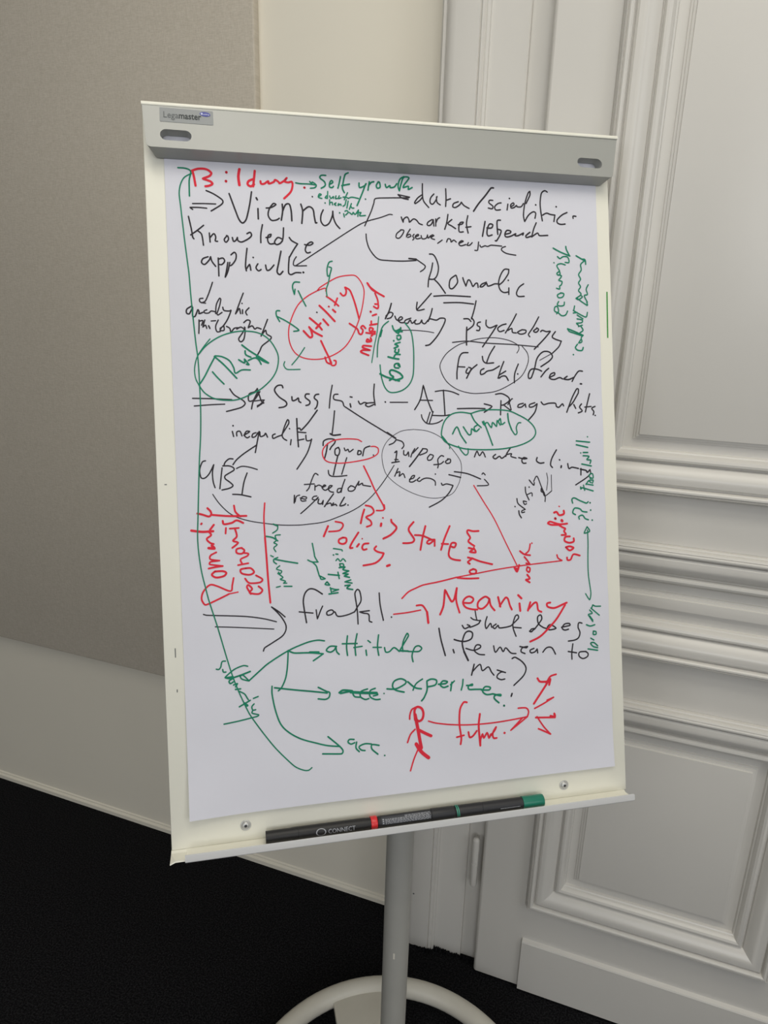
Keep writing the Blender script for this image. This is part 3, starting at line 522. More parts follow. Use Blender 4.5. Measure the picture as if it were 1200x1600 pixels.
    ' -2377,2013;22:-2351,2002 -2505,1925;24:-2432,1973 -2389,1932 -2416,1926;20:-2306,2025 -2239,2046;22:-2039,2174 -2043,2064 -2007,1840 -1942,1631 -1837'
    ',1500 -1659,1380 -1421,1289 -1274,1241 -1106,1212;23:-1266,1369 -1106,1217 -1056,1146 -1082,1102 -1353,1132;24:-2004,2149 -1724,2093 -1468,2047 -1255,'
    '2005;23:-1382,2099 -1264,2029 -1218,2006 -1230,1941 -1287,1915 -1388,1932;29:-1078,1993 -1020,2025 -888,2003 -1059,1982;41:-908,1986 -737,1961 -527,19'
    '38;23:-880,1965 -853,1915 -778,1899;23:-659,2010 -756,1982 -768,1907 -703,1860 -645,1867;23:-544,2009 -622,1979 -625,1894 -550,1845 -477,1842;21:-518,'
    '1931 -509,1911 -577,1899;19:-416,1922 -414,1920;23:-886,1288 -952,1295 -976,1260 -935,1227 -878,1240;23:-849,1246 -862,1162 -816,1104;23:-631,1194 -72'
    '6,1208 -814,1176 -787,1126 -730,1110;23:-517,1162 -622,1183 -624,1117 -540,1036;21:-439,1007 -437,1005;25:-367,1984 -235,1972 -96,2026 -75,2072 -152,2'
    '113 -251,2087 -282,2014 -236,1953 -110,1912;26:-46,2059 59,1964 157,1936;23:182,2078 81,2019 28,1928;26:249,2033 245,1908 191,1798 154,1759;26:250,204'
    '3 320,2065 399,2039 377,1973 257,1955;26:427,1978 538,1978 569,2004 499,2020 457,1966 505,1923 576,1936;26:639,1988 614,1865;24:617,1952 680,2004;24:8'
    '18,2015 807,1934 782,1859;26:870,1919 961,1911 962,1930 900,1906 908,1857 1000,1848 1103,1839;26:1102,1829 1226,1818 1248,1855 1166,1872 1122,1808 118'
    '2,1753 1286,1753;27:1286,1753 1409,1712 1410,1732 1326,1730 1304,1683 1374,1611;29:1456,1560 1458,1558;20:-2300,1946 -2332,1909 -2321,1862 -2280,1862;'
    '20:-2321,1857 -2331,1817 -2243,1786 -2262,1765 -2334,1753 -2530,1723 -2725,1701'
  ),
  'F': (
    '36:42,1486 37,1621 78,1674 146,1648 173,1569 150,1484 90,1462 43,1524;25:68,1675 -2,1644 -34,1570 -40,1504;50:44,1562 77,1367 109,1152 125,1054;46:95,'
    '1326 192,1268 280,1220;25:37,1342 -35,1273 -84,1157;55:48,1120 123,996 229,898;23:69,1031 1,895 -58,738'
  ),
}

# ================================================================== the room
YW = 1.442
def room():
    bm = bmesh.new()
    box(bm, -3.6, 3.2, -3.6, 1.6, -0.05, 0.0)
    structure(link('floor', bm, CARPET))
    bm = bmesh.new()
    box(bm, -3.6, 3.2, -3.6, 1.6, 3.2, 3.3)
    structure(link('ceiling', bm, CEIL))
    bm = bmesh.new()
    box(bm, -3.6, 3.2, YW, 1.6, 0, 3.2)
    structure(link('wall_back', bm, WALL))
    bm = bmesh.new()
    box(bm, -3.7, -3.6, -3.6, 1.6, 0, 3.2)
    structure(link('wall_left', bm, GREYW))
    bm = bmesh.new()   # right wall with one window opening
    box(bm, 3.2, 3.3, -3.6, -1.75, 0, 3.2)
    box(bm, 3.2, 3.3, -0.05, 1.6, 0, 3.2)
    box(bm, 3.2, 3.3, -1.75, -0.05, 0, 1.3)
    box(bm, 3.2, 3.3, -1.75, -0.05, 3.0, 3.2)
    structure(link('wall_right', bm, GREYW))
    bm = bmesh.new()   # wall behind the viewer with a window opening
    for a, b in ((-3.6, -2.3), (-0.7, 0.5), (2.1, 3.2)):
        box(bm, a, b, -3.7, -3.6, 0, 3.2)
    for a, b in ((-2.3, -0.7), (0.5, 2.1)):
        box(bm, a, b, -3.7, -3.6, 0, 1.3)
        box(bm, a, b, -3.7, -3.6, 3.0, 3.2)
    structure(link('wall_front', bm, GREYW))
    bm = bmesh.new()
    for a, b in ((-1.75, -1.69), (-0.93, -0.87), (-0.11, -0.05)):
        box(bm, 3.22, 3.28, a, b, 1.3, 3.0)
    for a, b in ((1.3, 1.36), (2.94, 3.0)):
        box(bm, 3.22, 3.28, -1.75, -0.05, a, b)
    structure(link('window_1', bm, GLASS))
    for k, x in ((2, -2.3), (3, 0.5)):
        bm = bmesh.new()
        for a in (0.0, 0.77, 1.54):
            box(bm, x + a, x + a + 0.06, -3.68, -3.62, 1.3, 3.0)
        for a, b in ((1.3, 1.36), (2.94, 3.0)):
            box(bm, x, x + 1.6, -3.68, -3.62, a, b)
        structure(link('window_%d' % k, bm, GLASS))
    # narrow cream skirting strip at the foot of the wall
    bm = bmesh.new()
    prof = [(YW, 0.0), (YW - 0.010, 0.0), (YW - 0.010, 0.013), (YW - 0.004, 0.016), (YW - 0.004, 0.021), (YW, 0.023)]
    loft(bm, [[(x, y, z) for y, z in prof] for x in (-3.6, -0.416)])
    structure(link('baseboard_back', bm, WALL))


room()

# ------------------------------------------------------------------ door casing
def casing():
    bm = bmesh.new()
    prof = [(-0.414, YW), (-0.414, 1.372), (-0.412, 1.366), (-0.408, 1.362), (-0.403, 1.364), (-0.401, 1.358),
            (-0.396, 1.350), (-0.388, 1.346), (-0.380, 1.345), (-0.3385, 1.345), (-0.3375, 1.3475),
            (-0.3345, 1.3445), (-0.3310, 1.3475), (-0.3295, 1.351), (-0.3265, 1.3495), (-0.3225, 1.353),
            (-0.3215, 1.358), (-0.256, 1.358), (-0.2535, 1.360), (-0.253, 1.367), (-0.205, 1.367), (-0.205, YW)]
    loft(bm, [[(x, y, z) for x, y in prof] for z in (0.0, 2.75)])
    o = structure(link('trim_1', bm, DOORP, smooth=35))
    for x, z, r in ((-0.3795, 0.165, 0.0022), (-0.3955, 0.030, 0.0035)):   # dark nail holes in the paint
        bm = bmesh.new()
        loft(bm, [[(x + r * math.cos(k * math.pi / 6), y, z + r * math.sin(k * math.pi / 6)) for k in range(12)] for y in (1.348, 1.3445)])
        link('nail_hole', bm, TXTL, o)
    # frayed carpet edge against the casing
    rnd = random.Random(5)
    bm = bmesh.new()
    x = -0.372
    while x < -0.215:
        yb = 1.344 if x < -0.32 else 1.357
        hh = rnd.uniform(0.003, 0.011) * (1.0 if x > -0.35 else 0.5)
        w = rnd.uniform(0.003, 0.006)
        a = [bm.verts.new(q) for q in ((x - w, yb - 0.0005, -0.001), (x + w, yb - 0.0005, -0.001), (x + rnd.uniform(-w, w), yb - 0.014, -0.001))]
        top = bm.verts.new((x + rnd.uniform(-w, w) * 0.6, yb - 0.001, hh))
        for i in range(3):
            bm.faces.new((a[i], a[(i + 1) % 3], top))
        x += rnd.uniform(0.0015, 0.003)
    o = link('carpet_fringe', bm, CARPET)
    tag(o, 'frayed black carpet edge against the foot of the white door casing', 'carpet edge')
    o['kind'] = 'stuff'


casing()

# ------------------------------------------------------------------ panelled door
YD = 1.33
def door():
    bm = bmesh.new()
    x0, xa, xb, x1 = -0.2125, -0.103, 0.407, 0.513
    yb = 1.366
    edge = [(x0, yb), (x0, YD + 0.008), (x0 + 0.0015, YD + 0.004), (x0 + 0.004, YD + 0.0012), (x0 + 0.007, YD), (xa, YD), (xa, yb)]
    loft(bm, [[(x, y, z) for x, y in edge] for z in (0.006, 2.62)])
    box(bm, xb, x1, YD, yb, 0.006, 2.62)
    for z0, z1 in ((0.006, 0.256), (0.843, 0.938), (1.178, 1.269), (2.42, 2.62)):
        box(bm, xa, xb, YD, yb, z0, z1)
    for z0, z1 in ((0.256, 0.843), (0.938, 1.178), (1.269, 2.42)):
        box(bm, xa, xb, YD + 0.022, yb, z0, z1)
    bmesh.ops.remove_doubles(bm, verts=bm.verts, dist=1e-5)
    d = structure(link('door_1', bm, DOORP))
    # raised moulding round each panel: (inset from the outer edge, height above the stile)
    prof = [(0.0, 0.0), (0.0012, -0.0008), (0.0018, 0.0070), (0.0036, 0.0080), (0.0042, 0.0080), (0.0046, 0.0150), (0.0064, 0.0186),
            (0.0086, 0.0200), (0.0094, 0.0184), (0.0102, 0.0202), (0.0126, 0.0216), (0.0154, 0.0212), (0.0178, 0.0190), (0.0192, 0.0150), (0.0198, 0.0100), (0.0212, 0.0096), (0.0222, 0.0142),
            (0.0260, 0.0172), (0.0320, 0.0182), (0.0380, 0.0172), (0.0440, 0.0144), (0.0500, 0.0102), (0.0550, 0.0055),
            (0.0588, 0.0006), (0.0598, -0.0032), (0.0616, -0.0032), (0.0626, 0.0026), (0.0655, 0.0066), (0.0695, 0.0076), (0.0740, 0.0058),
            (0.0775, 0.0012), (0.079, -0.004), (0.0815, -0.0055), (0.083, -0.0115)]
    bev = [(0.099, -0.0115), (0.0997, -0.0085), (0.1035, -0.0078), (0.1042, -0.0050), (0.1085, -0.0042),
           (0.1092, -0.0012), (0.1118, -0.0006)]
    for z0, z1 in ((0.256, 0.843), (0.938, 1.178), (1.269, 2.42)):
        bm = bmesh.new()
        rings = []
        for ins, h in prof + bev:
            y = YD - h
            rings.append([(xa + ins, y, z0 + ins), (xb - ins, y, z0 + ins), (xb - ins, y, z1 - ins), (xa + ins, y, z1 - ins)])
        vs = loft(bm, rings, cap=False)
        bm.faces.new(vs[-1])
        link('door_panel', bm, DOORP, d, smooth=22)
    # flat kick board along the bottom
    bm = bmesh.new()
    prof2 = [(YD + 0.001, 0.006), (YD - 0.010, 0.006), (YD - 0.010, 0.149), (YD - 0.0085, 0.152), (YD + 0.001, 0.156)]
    loft(bm, [[(x, y, z) for y, z in prof2] for x in (-0.101, 0.513)])
    link('kick_board', bm, DOORP, d)
    # long round-ended hinge barrel beside the leaf's left edge
    bm = bmesh.new()
    r = 0.0086
    hp = [(0.249, 0.0), (0.2495, 0.004), (0.252, 0.0072), (0.256, r), (0.3165, r), (0.3172, r - 0.0012), (0.3180, r - 0.0012),
          (0.3186, r), (0.3200, r), (0.3206, r - 0.0010), (0.3214, r - 0.0010), (0.322, r), (0.383, r), (0.387, 0.0072), (0.3895, 0.004), (0.390, 0.0)]
    rings = []
    for z, q in hp:
        rings.append([(-0.2315 + max(q, 1e-4) * math.cos(a * math.pi / 8), 1.3425 + max(q, 1e-4) * math.sin(a * math.pi / 8), z) for a in range(16)])
    loft(bm, rings)
    box(bm, -0.236, -0.2290, 1.345, 1.3675, 0.262, 0.378)
    link('hinge', bm, DOORP, d, smooth=40)


door()

# ------------------------------------------------------------------ fabric wall panel
def wall_panel():
    bm = bmesh.new()
    box(bm, -3.2, -0.822, 1.419, YW - 0.001, 0.564, 2.95)
    bevel(bm, 0.004, 3)
    o = link('acoustic_panel', bm, FABRIC, smooth=40)
    tag(o, 'large grey fabric covered acoustic panel on the white wall left of the door', 'wall panel')


wall_panel()

# ================================================================== the flip chart stand
chart = empty('flip_chart_easel', BASE)
tag(chart, 'white flip chart easel on a grey pole with a round tubular base', 'flip chart')


def add_lathe(bm, prof, cx, cy, n=32):
    loft(bm, [[(cx + r * math.cos(2 * math.pi * i / n), cy + r * math.sin(2 * math.pi * i / n), z) for i in range(n)] for z, r in prof])


def stand():
    # round tubular base
    bm = bmesh.new()
    RM, rm, zc = 0.298, 0.0215, 0.052
    vs = []
    for i in range(96):
        a = 2 * math.pi * i / 96
        vs.append([bm.verts.new(((RM + rm * math.cos(b)) * math.cos(a), (RM + rm * math.cos(b)) * math.sin(a), zc + rm * math.sin(b)))
                   for b in [2 * math.pi * j / 20 for j in range(20)]])
    for i in range(96):
        for j in range(20):
            bm.faces.new((vs[i][j], vs[(i + 1) % 96][j], vs[(i + 1) % 96][(j + 1) % 20], vs[i][(j + 1) % 20]))
    link('base_ring', bm, BASEM, chart, smooth=60)
    # flat plate across the ring, under the pole
    bm = bmesh.new()
    hd = Vector((BN.x, BN.y, 0)).normalized()
    sd = Vector((BU.x, BU.y, 0))
    pts = [sd * a + hd * b for a, b in ((-0.068, -0.283), (0.068, -0.283), (0.068, 0.283), (-0.068, 0.283))]
    lo = [bm.verts.new((q.x, q.y, 0.042)) for q in pts]
    hi = [bm.verts.new((q.x, q.y, 0.060)) for q in pts]
    bm.faces.new(lo[::-1])
    bm.faces.new(hi)
    for i in range(4):
        bm.faces.new((lo[i], lo[(i + 1) % 4], hi[(i + 1) % 4], hi[i]))
    bevel(bm, 0.003, 2)
    link('base_plate', bm, BASEM, chart, smooth=40)
    # gliders under the ring
    for deg in (12, 168, 240, 300):
        bm = bmesh.new()
        a = math.radians(deg)
        add_lathe(bm, [(0.0, 0.016), (0.004, 0.018), (0.030, 0.018), (0.034, 0.014)], RM * math.cos(a), RM * math.sin(a), 20)
        link('foot', bm, BLACKP, chart, smooth=40)
    bm = bmesh.new()
    add_lathe(bm, [(0.058, 0.0225), (1.02, 0.0225), (1.022, 0.021), (1.022, 0.001)], 0, 0, 40)
    pole = link('pole', bm, POLEM, chart, smooth=40)
    bm = bmesh.new()     # little scuffed spot on the pole facing the viewer
    ang = math.atan2(-0.895, 0.28) - 0.12
    for k in range(4):
        a0 = ang + (k - 2) * 0.035
        a1 = a0 + 0.035
        q = 0.02275
        v = [bm.verts.new((q * math.cos(a), q * math.sin(a), z)) for a, z in ((a0, 0.515), (a1, 0.515), (a1, 0.528), (a0, 0.528))]
        bm.faces.new(v)
    link('paint_chip', bm, BASEM, pole)
    # bracket between pole and board back
    bm = bmesh.new()
    for s in (-0.03, 0.03):
        P = [BL(s - 0.003, 0.05, -0.012), BL(s - 0.003, 0.16, -0.012), BL(s - 0.003, 0.16, -0.06), BL(s - 0.003, 0.05, -0.095)]
        Q = [q + BU * 0.006 for q in P]
        loft(bm, [P, Q])
    link('pole_bracket', bm, POLEM, chart)

    # the board sheet
    bm = bmesh.new()
    P = [[BL(u, v, d) for u, v in ((-0.35, 0), (0.35, 0), (0.35, 1.027), (-0.35, 1.021))] for d in (-0.014, 0.0)]
    loft(bm, P)
    bevel(bm, 0.0015, 2)
    board = link('board_panel', bm, SHEET, chart, smooth=40)
    bm = bmesh.new()     # short bright green pen line on the right border
    for i in range(6):
        a, b = i / 6, (i + 1) / 6
        def pt(t, s):
            return BL(0.3424 - 0.0010 * t + s * 0.0011, 0.7945 - 0.0728 * t, 0.0004)
        bm.faces.new([bm.verts.new(pt(t, s)) for t, s in ((a, -1), (a, 1), (b, 1), (b, -1))])
    o = link('pen_line', bm, MARKG, board)
    o['label'] = 'short green pen line on the right border of the board'
    # faint dark scuffs on the left border
    for u, v, w, h in ((-0.3345, 0.275, 0.0006, 0.013), (-0.3385, 0.509, 0.0016, 0.0012), (-0.334, 0.222, 0.0006, 0.004)):
        bm = bmesh.new()
        bm.faces.new([bm.verts.new(BL(u + a * w, v + b * h / 2, 0.0004)) for a, b in ((-1, -1), (1, -1), (1, 1), (-1, 1))])
        link('scuff_mark', bm, TXTL, board)

    # clamp bar across the top
    bm = bmesh.new()
    def dfront(v):
        return 0.013 + (1.0265 - v) / 0.0665 * 0.012
    outline = [(-0.3485, 1.0265), (0.357, 1.0300), (0.3465, 0.9680)]
    N = 7
    front = [(-0.3487, 1.0222), (0.3600, 1.0292)]
    for k in range(N):          # lower right corner, then lower left corner
        a = k / (N - 1) * R90
        front.append((0.3455 - 0.006 + 0.006 * math.cos(a), 0.9685 - 0.006 * math.sin(a) + 0.001))
    for k in range(N):
        a = R90 + k / (N - 1) * R90
        front.append((-0.3440 + 0.006 + 0.006 * math.cos(a), 0.9610 + 0.006 - 0.006 * math.sin(a)))
    under = []
    for i, (u, v) in enumerate(front):
        if i < 2:
            under.append((u, v + 0.006))
        else:
            uu = u - math.copysign(0.0075, u) * (1 if abs(u) > 0.33 else 0.6)
            under.append((uu, v - 0.0042))
    # build with two real slots: outline ring -> slot rings, bridged by triangulated fill
    def slot(cu, cv, L=0.0205, r=0.0081):
        q = []
        for k in range(13):
            a = -R90 + k / 12 * math.pi
            q.append((cu + L - r + r * math.cos(a), cv + r * math.sin(a)))
        for k in range(13):
            a = R90 + k / 12 * math.pi
            q.append((cu - L + r + r * math.cos(a), cv + r * math.sin(a)))
        return q
    slots = [slot(-0.3053, 0.9800), slot(0.3080, 0.9850, 0.0206, 0.0080)]
    fr = [bm.verts.new(BL(u, v, dfront(v))) for u, v in front]
    edges = [bm.edges.new((fr[i], fr[(i + 1) % len(fr)])) for i in range(len(fr))]
    for sl in slots:
        ring = [bm.verts.new(BL(u, v, dfront(v))) for u, v in sl]
        edges += [bm.edges.new((ring[i], ring[(i + 1) % len(ring)])) for i in range(len(ring))]
        inner = [bm.verts.new(BL(u + (0.0008 if u < sl[0][0] else -0.0008), v, 0.0035)) for u, v in sl]
        for i in range(len(ring)):
            j = (i + 1) % len(ring)
            bm.faces.new((ring[i], ring[j], inner[j], inner[i]))
    bmesh.ops.triangle_fill(bm, use_beauty=True, use_dissolve=False, edges=edges)
    bk = [bm.verts.new(BL(u, v, 0.0032)) for u, v in under]
    n = len(fr)
    for i in range(n):
        j = (i + 1) % n
        bm.faces.new((fr[i], fr[j], bk[j], bk[i]))
    bar = link('clamp_bar', bm, PLASTIC, chart, smooth=30)
    # cream lip along the board's top edge
    bm = bmesh.new()
    P = []
    for u, k in ((-0.3495, 0.0), (0.3605, 0.0066)):
        P.append([BL(u, v + k, d) for v, d in ((1.0225, 0.0), (1.0222, 0.0142), (1.0235, 0.0148), (1.0262, 0.0146), (1.0272, 0.0135), (1.0300, -0.0142), (1.0240, -0.0142))])
    loft(bm, P)
    link('top_edge', bm, SHEET, chart)

    # maker's sticker
    bm = bmesh.new()
    def sp(u, v, e=0.0004):
        return BL(u, v, dfront(v) + e)
    cu0, cu1, cv0, cv1, rr = -0.3258, -0.2552, 0.9990, 1.0200, 0.0012
    ring = []
    for cx, cy, a0 in ((cu1 - rr, cv1 - rr, 0), (cu0 + rr, cv1 - rr, 1), (cu0 + rr, cv0 + rr, 2), (cu1 - rr, cv0 + rr, 3)):
        for k in range(4):
            a = (a0 + k / 3) * R90
            ring.append((cx + rr * math.cos(a), cy + rr * math.sin(a)))
    bm.faces.new([bm.verts.new(sp(u, v)) for u, v in ring]).material_index = 0
    def put_text(s, u, v, size, mi, width, thick=0.0, e=0.0007, fn=None):
        cu = bpy.data.curves.new('t', 'FONT')
        cu.body = s
        cu.size = size
        cu.offset = thick
        cu.resolution_u = 3
        ob = bpy.data.objects.new('t', cu)
        C.objects.link(ob)
        bpy.context.view_layer.update()
        me = bpy.data.meshes.new_from_object(ob.evaluated_get(bpy.context.evaluated_depsgraph_get()))
        xs = [q.co.x for q in me.vertices]
        sx = width / (max(xs) - min(xs))
        vm = [bm.verts.new((fn or sp)(u + (q.co.x - min(xs)) * sx, v + q.co.y, e)) for q in me.vertices]
        for p in me.polygons:
            try:
                bm.faces.new([vm[i] for i in p.vertices]).material_index = mi
            except ValueError:
                pass
        bpy.data.objects.remove(ob)
        bpy.data.curves.remove(cu)
        bpy.data.meshes.remove(me)
    put_text('Lega', -0.3208, 1.0052, 0.0132, 1, 0.0196)
    put_text('master', -0.3007, 1.0052, 0.0132, 2, 0.0296, 0.00025)
    # small blue oval to the upper right of the wordmark
    oc = [(-0.2660 + 0.0071 * math.cos(2 * math.pi * k / 28), 1.0144 + 0.0034 * math.sin(2 * math.pi * k / 28) - 0.0004 * math.cos(2 * math.pi * k / 28)) for k in range(28)]
    bm.faces.new([bm.verts.new(sp(u, v, 0.0008)) for u, v in oc]).material_index = 3
    ic = [(-0.2703 + 0.0014 * math.cos(2 * math.pi * k / 16), 1.0146 + 0.0016 * math.sin(2 * math.pi * k / 16)) for k in range(16)]
    bm.faces.new([bm.verts.new(sp(u, v, 0.0010)) for u, v in ic]).material_index = 4
    put_text('edding', -0.2684, 1.0131, 0.0032, 4, 0.0080, 0.00003, 0.0011)
    o = link('brand_sticker', bm, [STICK, TXTL, TXTD, BLUE, PALE], bar)
    o['label'] = 'small grey sticker with dark lettering and a blue oval'

    # pen tray along the bottom
    bm = bmesh.new()
    prof = [(0.0, -0.014), (0.0, 0.0005), (-0.0022, 0.004), (-0.0028, 0.0280), (0.0050, 0.0285), (0.0056, 0.0293), (0.0052, 0.0303),
            (0.0040, 0.0305), (-0.0040, 0.0305), (-0.0052, 0.0295), (-0.0050, 0.003), (-0.0040, -0.014)]
    rings = []
    for u in (-0.330, -0.3295, 0.3445, 0.3462):
        k = 0.0008 if u in (-0.330, 0.3462) else 0
        rings.append([BL(u, v + (k if v < 0 else -k) * (1 if d > 0.027 else 0), d) for v, d in prof])
    loft(bm, rings)
    bm.faces.ensure_lookup_table()
    for f in bm.faces:          # cream painted shelf, grey front lip
        if ((f.calc_center_median() + BASE - BO).dot(BN)) < 0.0275:
            f.material_index = 1
    tray = link('pen_tray', bm, [LIPM, SHEET], chart, smooth=35)
    bm = bmesh.new()
    prof = [(0.0, -0.014), (0.0, 0.0005), (-0.0022, 0.004), (-0.0030, 0.0255), (-0.0048, 0.0258), (-0.0046, 0.003), (-0.0040, -0.014)]
    loft(bm, [[BL(u, v - (0.003 if (u < -0.345 and d > 0.02) else 0), d) for v, d in prof] for u in (-0.3503, -0.343, -0.330)])
    link('tray_corner', bm, SHEET, chart)
    # two hexagon socket screws
    for u, v in ((-0.248, 0.0225), (0.242, 0.0205)):
        bm = bmesh.new()
        def circ(r, d, n=28):
            return [BL(u + r * math.cos(2 * math.pi * k / n), v + r * math.sin(2 * math.pi * k / n), d) for k in range(n)]
        loft(bm, [circ(0.0074, 0.0), circ(0.0074, 0.0012), circ(0.0066, 0.0017), circ(0.0058, 0.0016), circ(0.0050, 0.0030), circ(0.0036, 0.0040), circ(0.0022, 0.0041), circ(0.0020, 0.0022)])
        sc = link('screw', bm, STEEL, chart, smooth=35)
        bm = bmesh.new()
        bm.faces.new([bm.verts.new(q) for q in circ(0.0021, 0.0028, 6)])
        link('socket', bm, DARKST, sc)
    return put_text


put_text = stand()

# ------------------------------------------------------------------ the written sheet
def paper_d(u, v):
    t = max(0.0, (0.30 - v) / 0.26)
    d = 0.0016 + 0.0045 * t * t
    d += 0.0010 * math.sin(v * 46 + 2.2 * math.sin(u * 9)) * min(1, max(0, (0.95 - v) * 3)) * (0.5 + 0.5 * math.sin(u * 5 + 1))
    l = max(0.0, 1 - math.hypot(u + 0.327, v - 0.043) / 0.12)
    d += 0.006 * l * l
    return max(d, 0.0009)


U0, U1, V0, V1 = -0.3235, 0.3275, 0.0425, 1.0
PB = B(0, V0, 0)


def PP(u, v, e=0.0):
    return B(u, v, paper_d(u, v) + e) - PB


def sheet():
    bm = bmesh.new()
    nu, nv = 44, 62
    g = [[None] * (nv + 1) for _ in range(nu + 1)]
    h = [[None] * (nv + 1) for _ in range(nu + 1)]
    for i in range(nu + 1):
        for j in range(nv + 1):
            u = U0 + (U1 - U0) * i / nu
            v = V0 + (V1 - V0) * j / nv
            g[i][j] = bm.verts.new(PP(u, v, 0))
            h[i][j] = bm.verts.new(PP(u, v, -0.0006))
    for i in range(nu):
        for j in range(nv):
            bm.faces.new((g[i][j], g[i + 1][j], g[i + 1][j + 1], g[i][j + 1]))
            bm.faces.new((h[i][j], h[i][j + 1], h[i + 1][j + 1], h[i + 1][j]))
    for j in range(nv):
        for i in (0, nu):
            bm.faces.new((g[i][j], g[i][j + 1], h[i][j + 1], h[i][j]))
    for i in range(nu):
        for j in (0, nv):
            bm.faces.new((g[i][j], g[i + 1][j], h[i + 1][j], h[i][j]))
    o = link('flip_chart_sheet', bm, PAPER, smooth=40)
    o.location = PB
    tag(o, 'large white paper sheet full of black, red and green handwriting clamped on the board', 'paper')
    return o


paper = sheet()


def catmull(P, n=5):
    if len(P) < 3:
        return P
    out = []
    Q = [P[0]] + P + [P[-1]]
    for i in range(1, len(Q) - 2):
        p0, p1, p2, p3 = [Vector(q) for q in Q[i - 1:i + 3]]
        # keep sharp pen turns sharp
        def tan(a, b, c):
            x, y = (b - a), (c - b)
            if x.length < 1e-9 or y.length < 1e-9:
                return (c - a) * 0.5
            k = x.normalized().dot(y.normalized())
            s = 1.0 if k > -0.5 else max(0.0, (k + 0.95) / 0.45)
            m = min(x.length, y.length)
            dd = (c - a)
            if dd.length < 1e-9:
                return Vector((0, 0))
            return dd.normalized() * min(dd.length * 0.5, m * 1.15) * s
        t1, t2 = tan(p0, p1, p2), tan(p1, p2, p3)
        for k in range(n):
            t = k / n
            a, b = t * t, t * t * t
            out.append(tuple((2 * b - 3 * a + 1) * p1 + (b - 2 * a + t) * t1 + (3 * a - 2 * b) * p2 + (b - a) * t2))
    out.append(tuple(P[-1]))
    return out


def strokes(key):
    out = []
    for s in INK[key].split(';'):
        w, pts = s.split(':')
        out.append((float(w) * 1e-4 / 2, [tuple(float(a) * 1e-4 for a in q.split(',')) for q in pts.split()]))
    return out


def words(key, gap=0.0125):
    # strokes that lie close together form one written word, drawing or arrow
    st = strokes(key)
    dense = []
    for r, P in st:
        D = []
        for a, b in zip(P, P[1:]):
            k = max(1, int(math.dist(a, b) / 0.004))
            D += [(a[0] + (b[0] - a[0]) * i / k, a[1] + (b[1] - a[1]) * i / k) for i in range(k + 1)]
        dense.append(D)
    par = list(range(len(st)))
    def find(i):
        while par[i] != i:
            i = par[i]
        return i
    box_ = [(min(q[0] for q in D), max(q[0] for q in D), min(q[1] for q in D), max(q[1] for q in D)) for D in dense]
    for i in range(len(st)):
        for j in range(i):
            a, b = box_[i], box_[j]
            if a[0] - gap > b[1] or b[0] - gap > a[1] or a[2] - gap > b[3] or b[2] - gap > a[3]:
                continue
            if find(i) != find(j) and any(math.dist(p, q) < gap for p in dense[i] for q in dense[j]):
                par[find(i)] = find(j)
    g = {}
    for i, s in enumerate(st):
        g.setdefault(find(i), []).append(s)
    return list(g.values())


def ink_all(name, key, m, label, e):
    for grp in words(key):
        ink(name, grp, m, label, e)


def ink(name, grp, m, label, e):
    bm = bmesh.new()
    for r, P in grp:
        if len(P) == 2 and math.dist(P[0], P[1]) < 0.004:
            r *= 1.15
        L = catmull(P)
        N = len(L)
        # split long spans so the ink follows the sheet
        D = [L[0]]
        for a, b in zip(L, L[1:]):
            k = max(1, int(math.dist(a, b) / 0.012))
            for i in range(1, k + 1):
                D.append((a[0] + (b[0] - a[0]) * i / k, a[1] + (b[1] - a[1]) * i / k))
        e2 = e + random.uniform(0, 0.00004)
        prev = None
        n = len(D)
        left, right = [], []
        for i in range(n):
            a = D[max(0, i - 1)]
            b = D[min(n - 1, i + 1)]
            dx, dy = b[0] - a[0], b[1] - a[1]
            q = math.hypot(dx, dy)
            if q < 1e-7:
                dx, dy, q = 1, 0, 1
            rr = r
            nx, ny = -dy / q * rr, dx / q * rr
            left.append((D[i][0] + nx, D[i][1] + ny))
            right.append((D[i][0] - nx, D[i][1] - ny))
        vl = [bm.verts.new(PP(u, v, e2)) for u, v in left]
        vr = [bm.verts.new(PP(u, v, e2)) for u, v in right]
        for i in range(n - 1):
            bm.faces.new((vl[i], vr[i], vr[i + 1], vl[i + 1]))
        # round ends and round sharp turns
        caps = [0, n - 1]
        for i in range(1, n - 1):
            x = (D[i][0] - D[i - 1][0], D[i][1] - D[i - 1][1])
            y = (D[i + 1][0] - D[i][0], D[i + 1][1] - D[i][1])
            q = math.hypot(*x) * math.hypot(*y)
            if q > 0 and (x[0] * y[0] + x[1] * y[1]) / q < 0.6:
                caps.append(i)
        for i in caps:
            bm.faces.new([bm.verts.new(PP(D[i][0] + r * math.cos(k * math.pi / 5), D[i][1] + r * math.sin(k * math.pi / 5), e2 + 0.00002)) for k in range(10)])
    me = bpy.data.meshes.new(name)
    bm.to_mesh(me)
    bm.free()
    me.materials.append(m)
    o = bpy.data.objects.new(name, me)
    C.objects.link(o)
    o.parent = paper
    o['label'] = label
    return o


ink_all('handwriting', 'K', INKK, 'black marker handwriting', 0.00025)
ink_all('handwriting', 'R', INKR, 'red marker handwriting', 0.00035)
ink_all('handwriting', 'G', INKG, 'green marker handwriting', 0.00045)
ink('stick_figure', strokes('F'), INKR, 'small red stick figure drawn near the bottom', 0.00055)

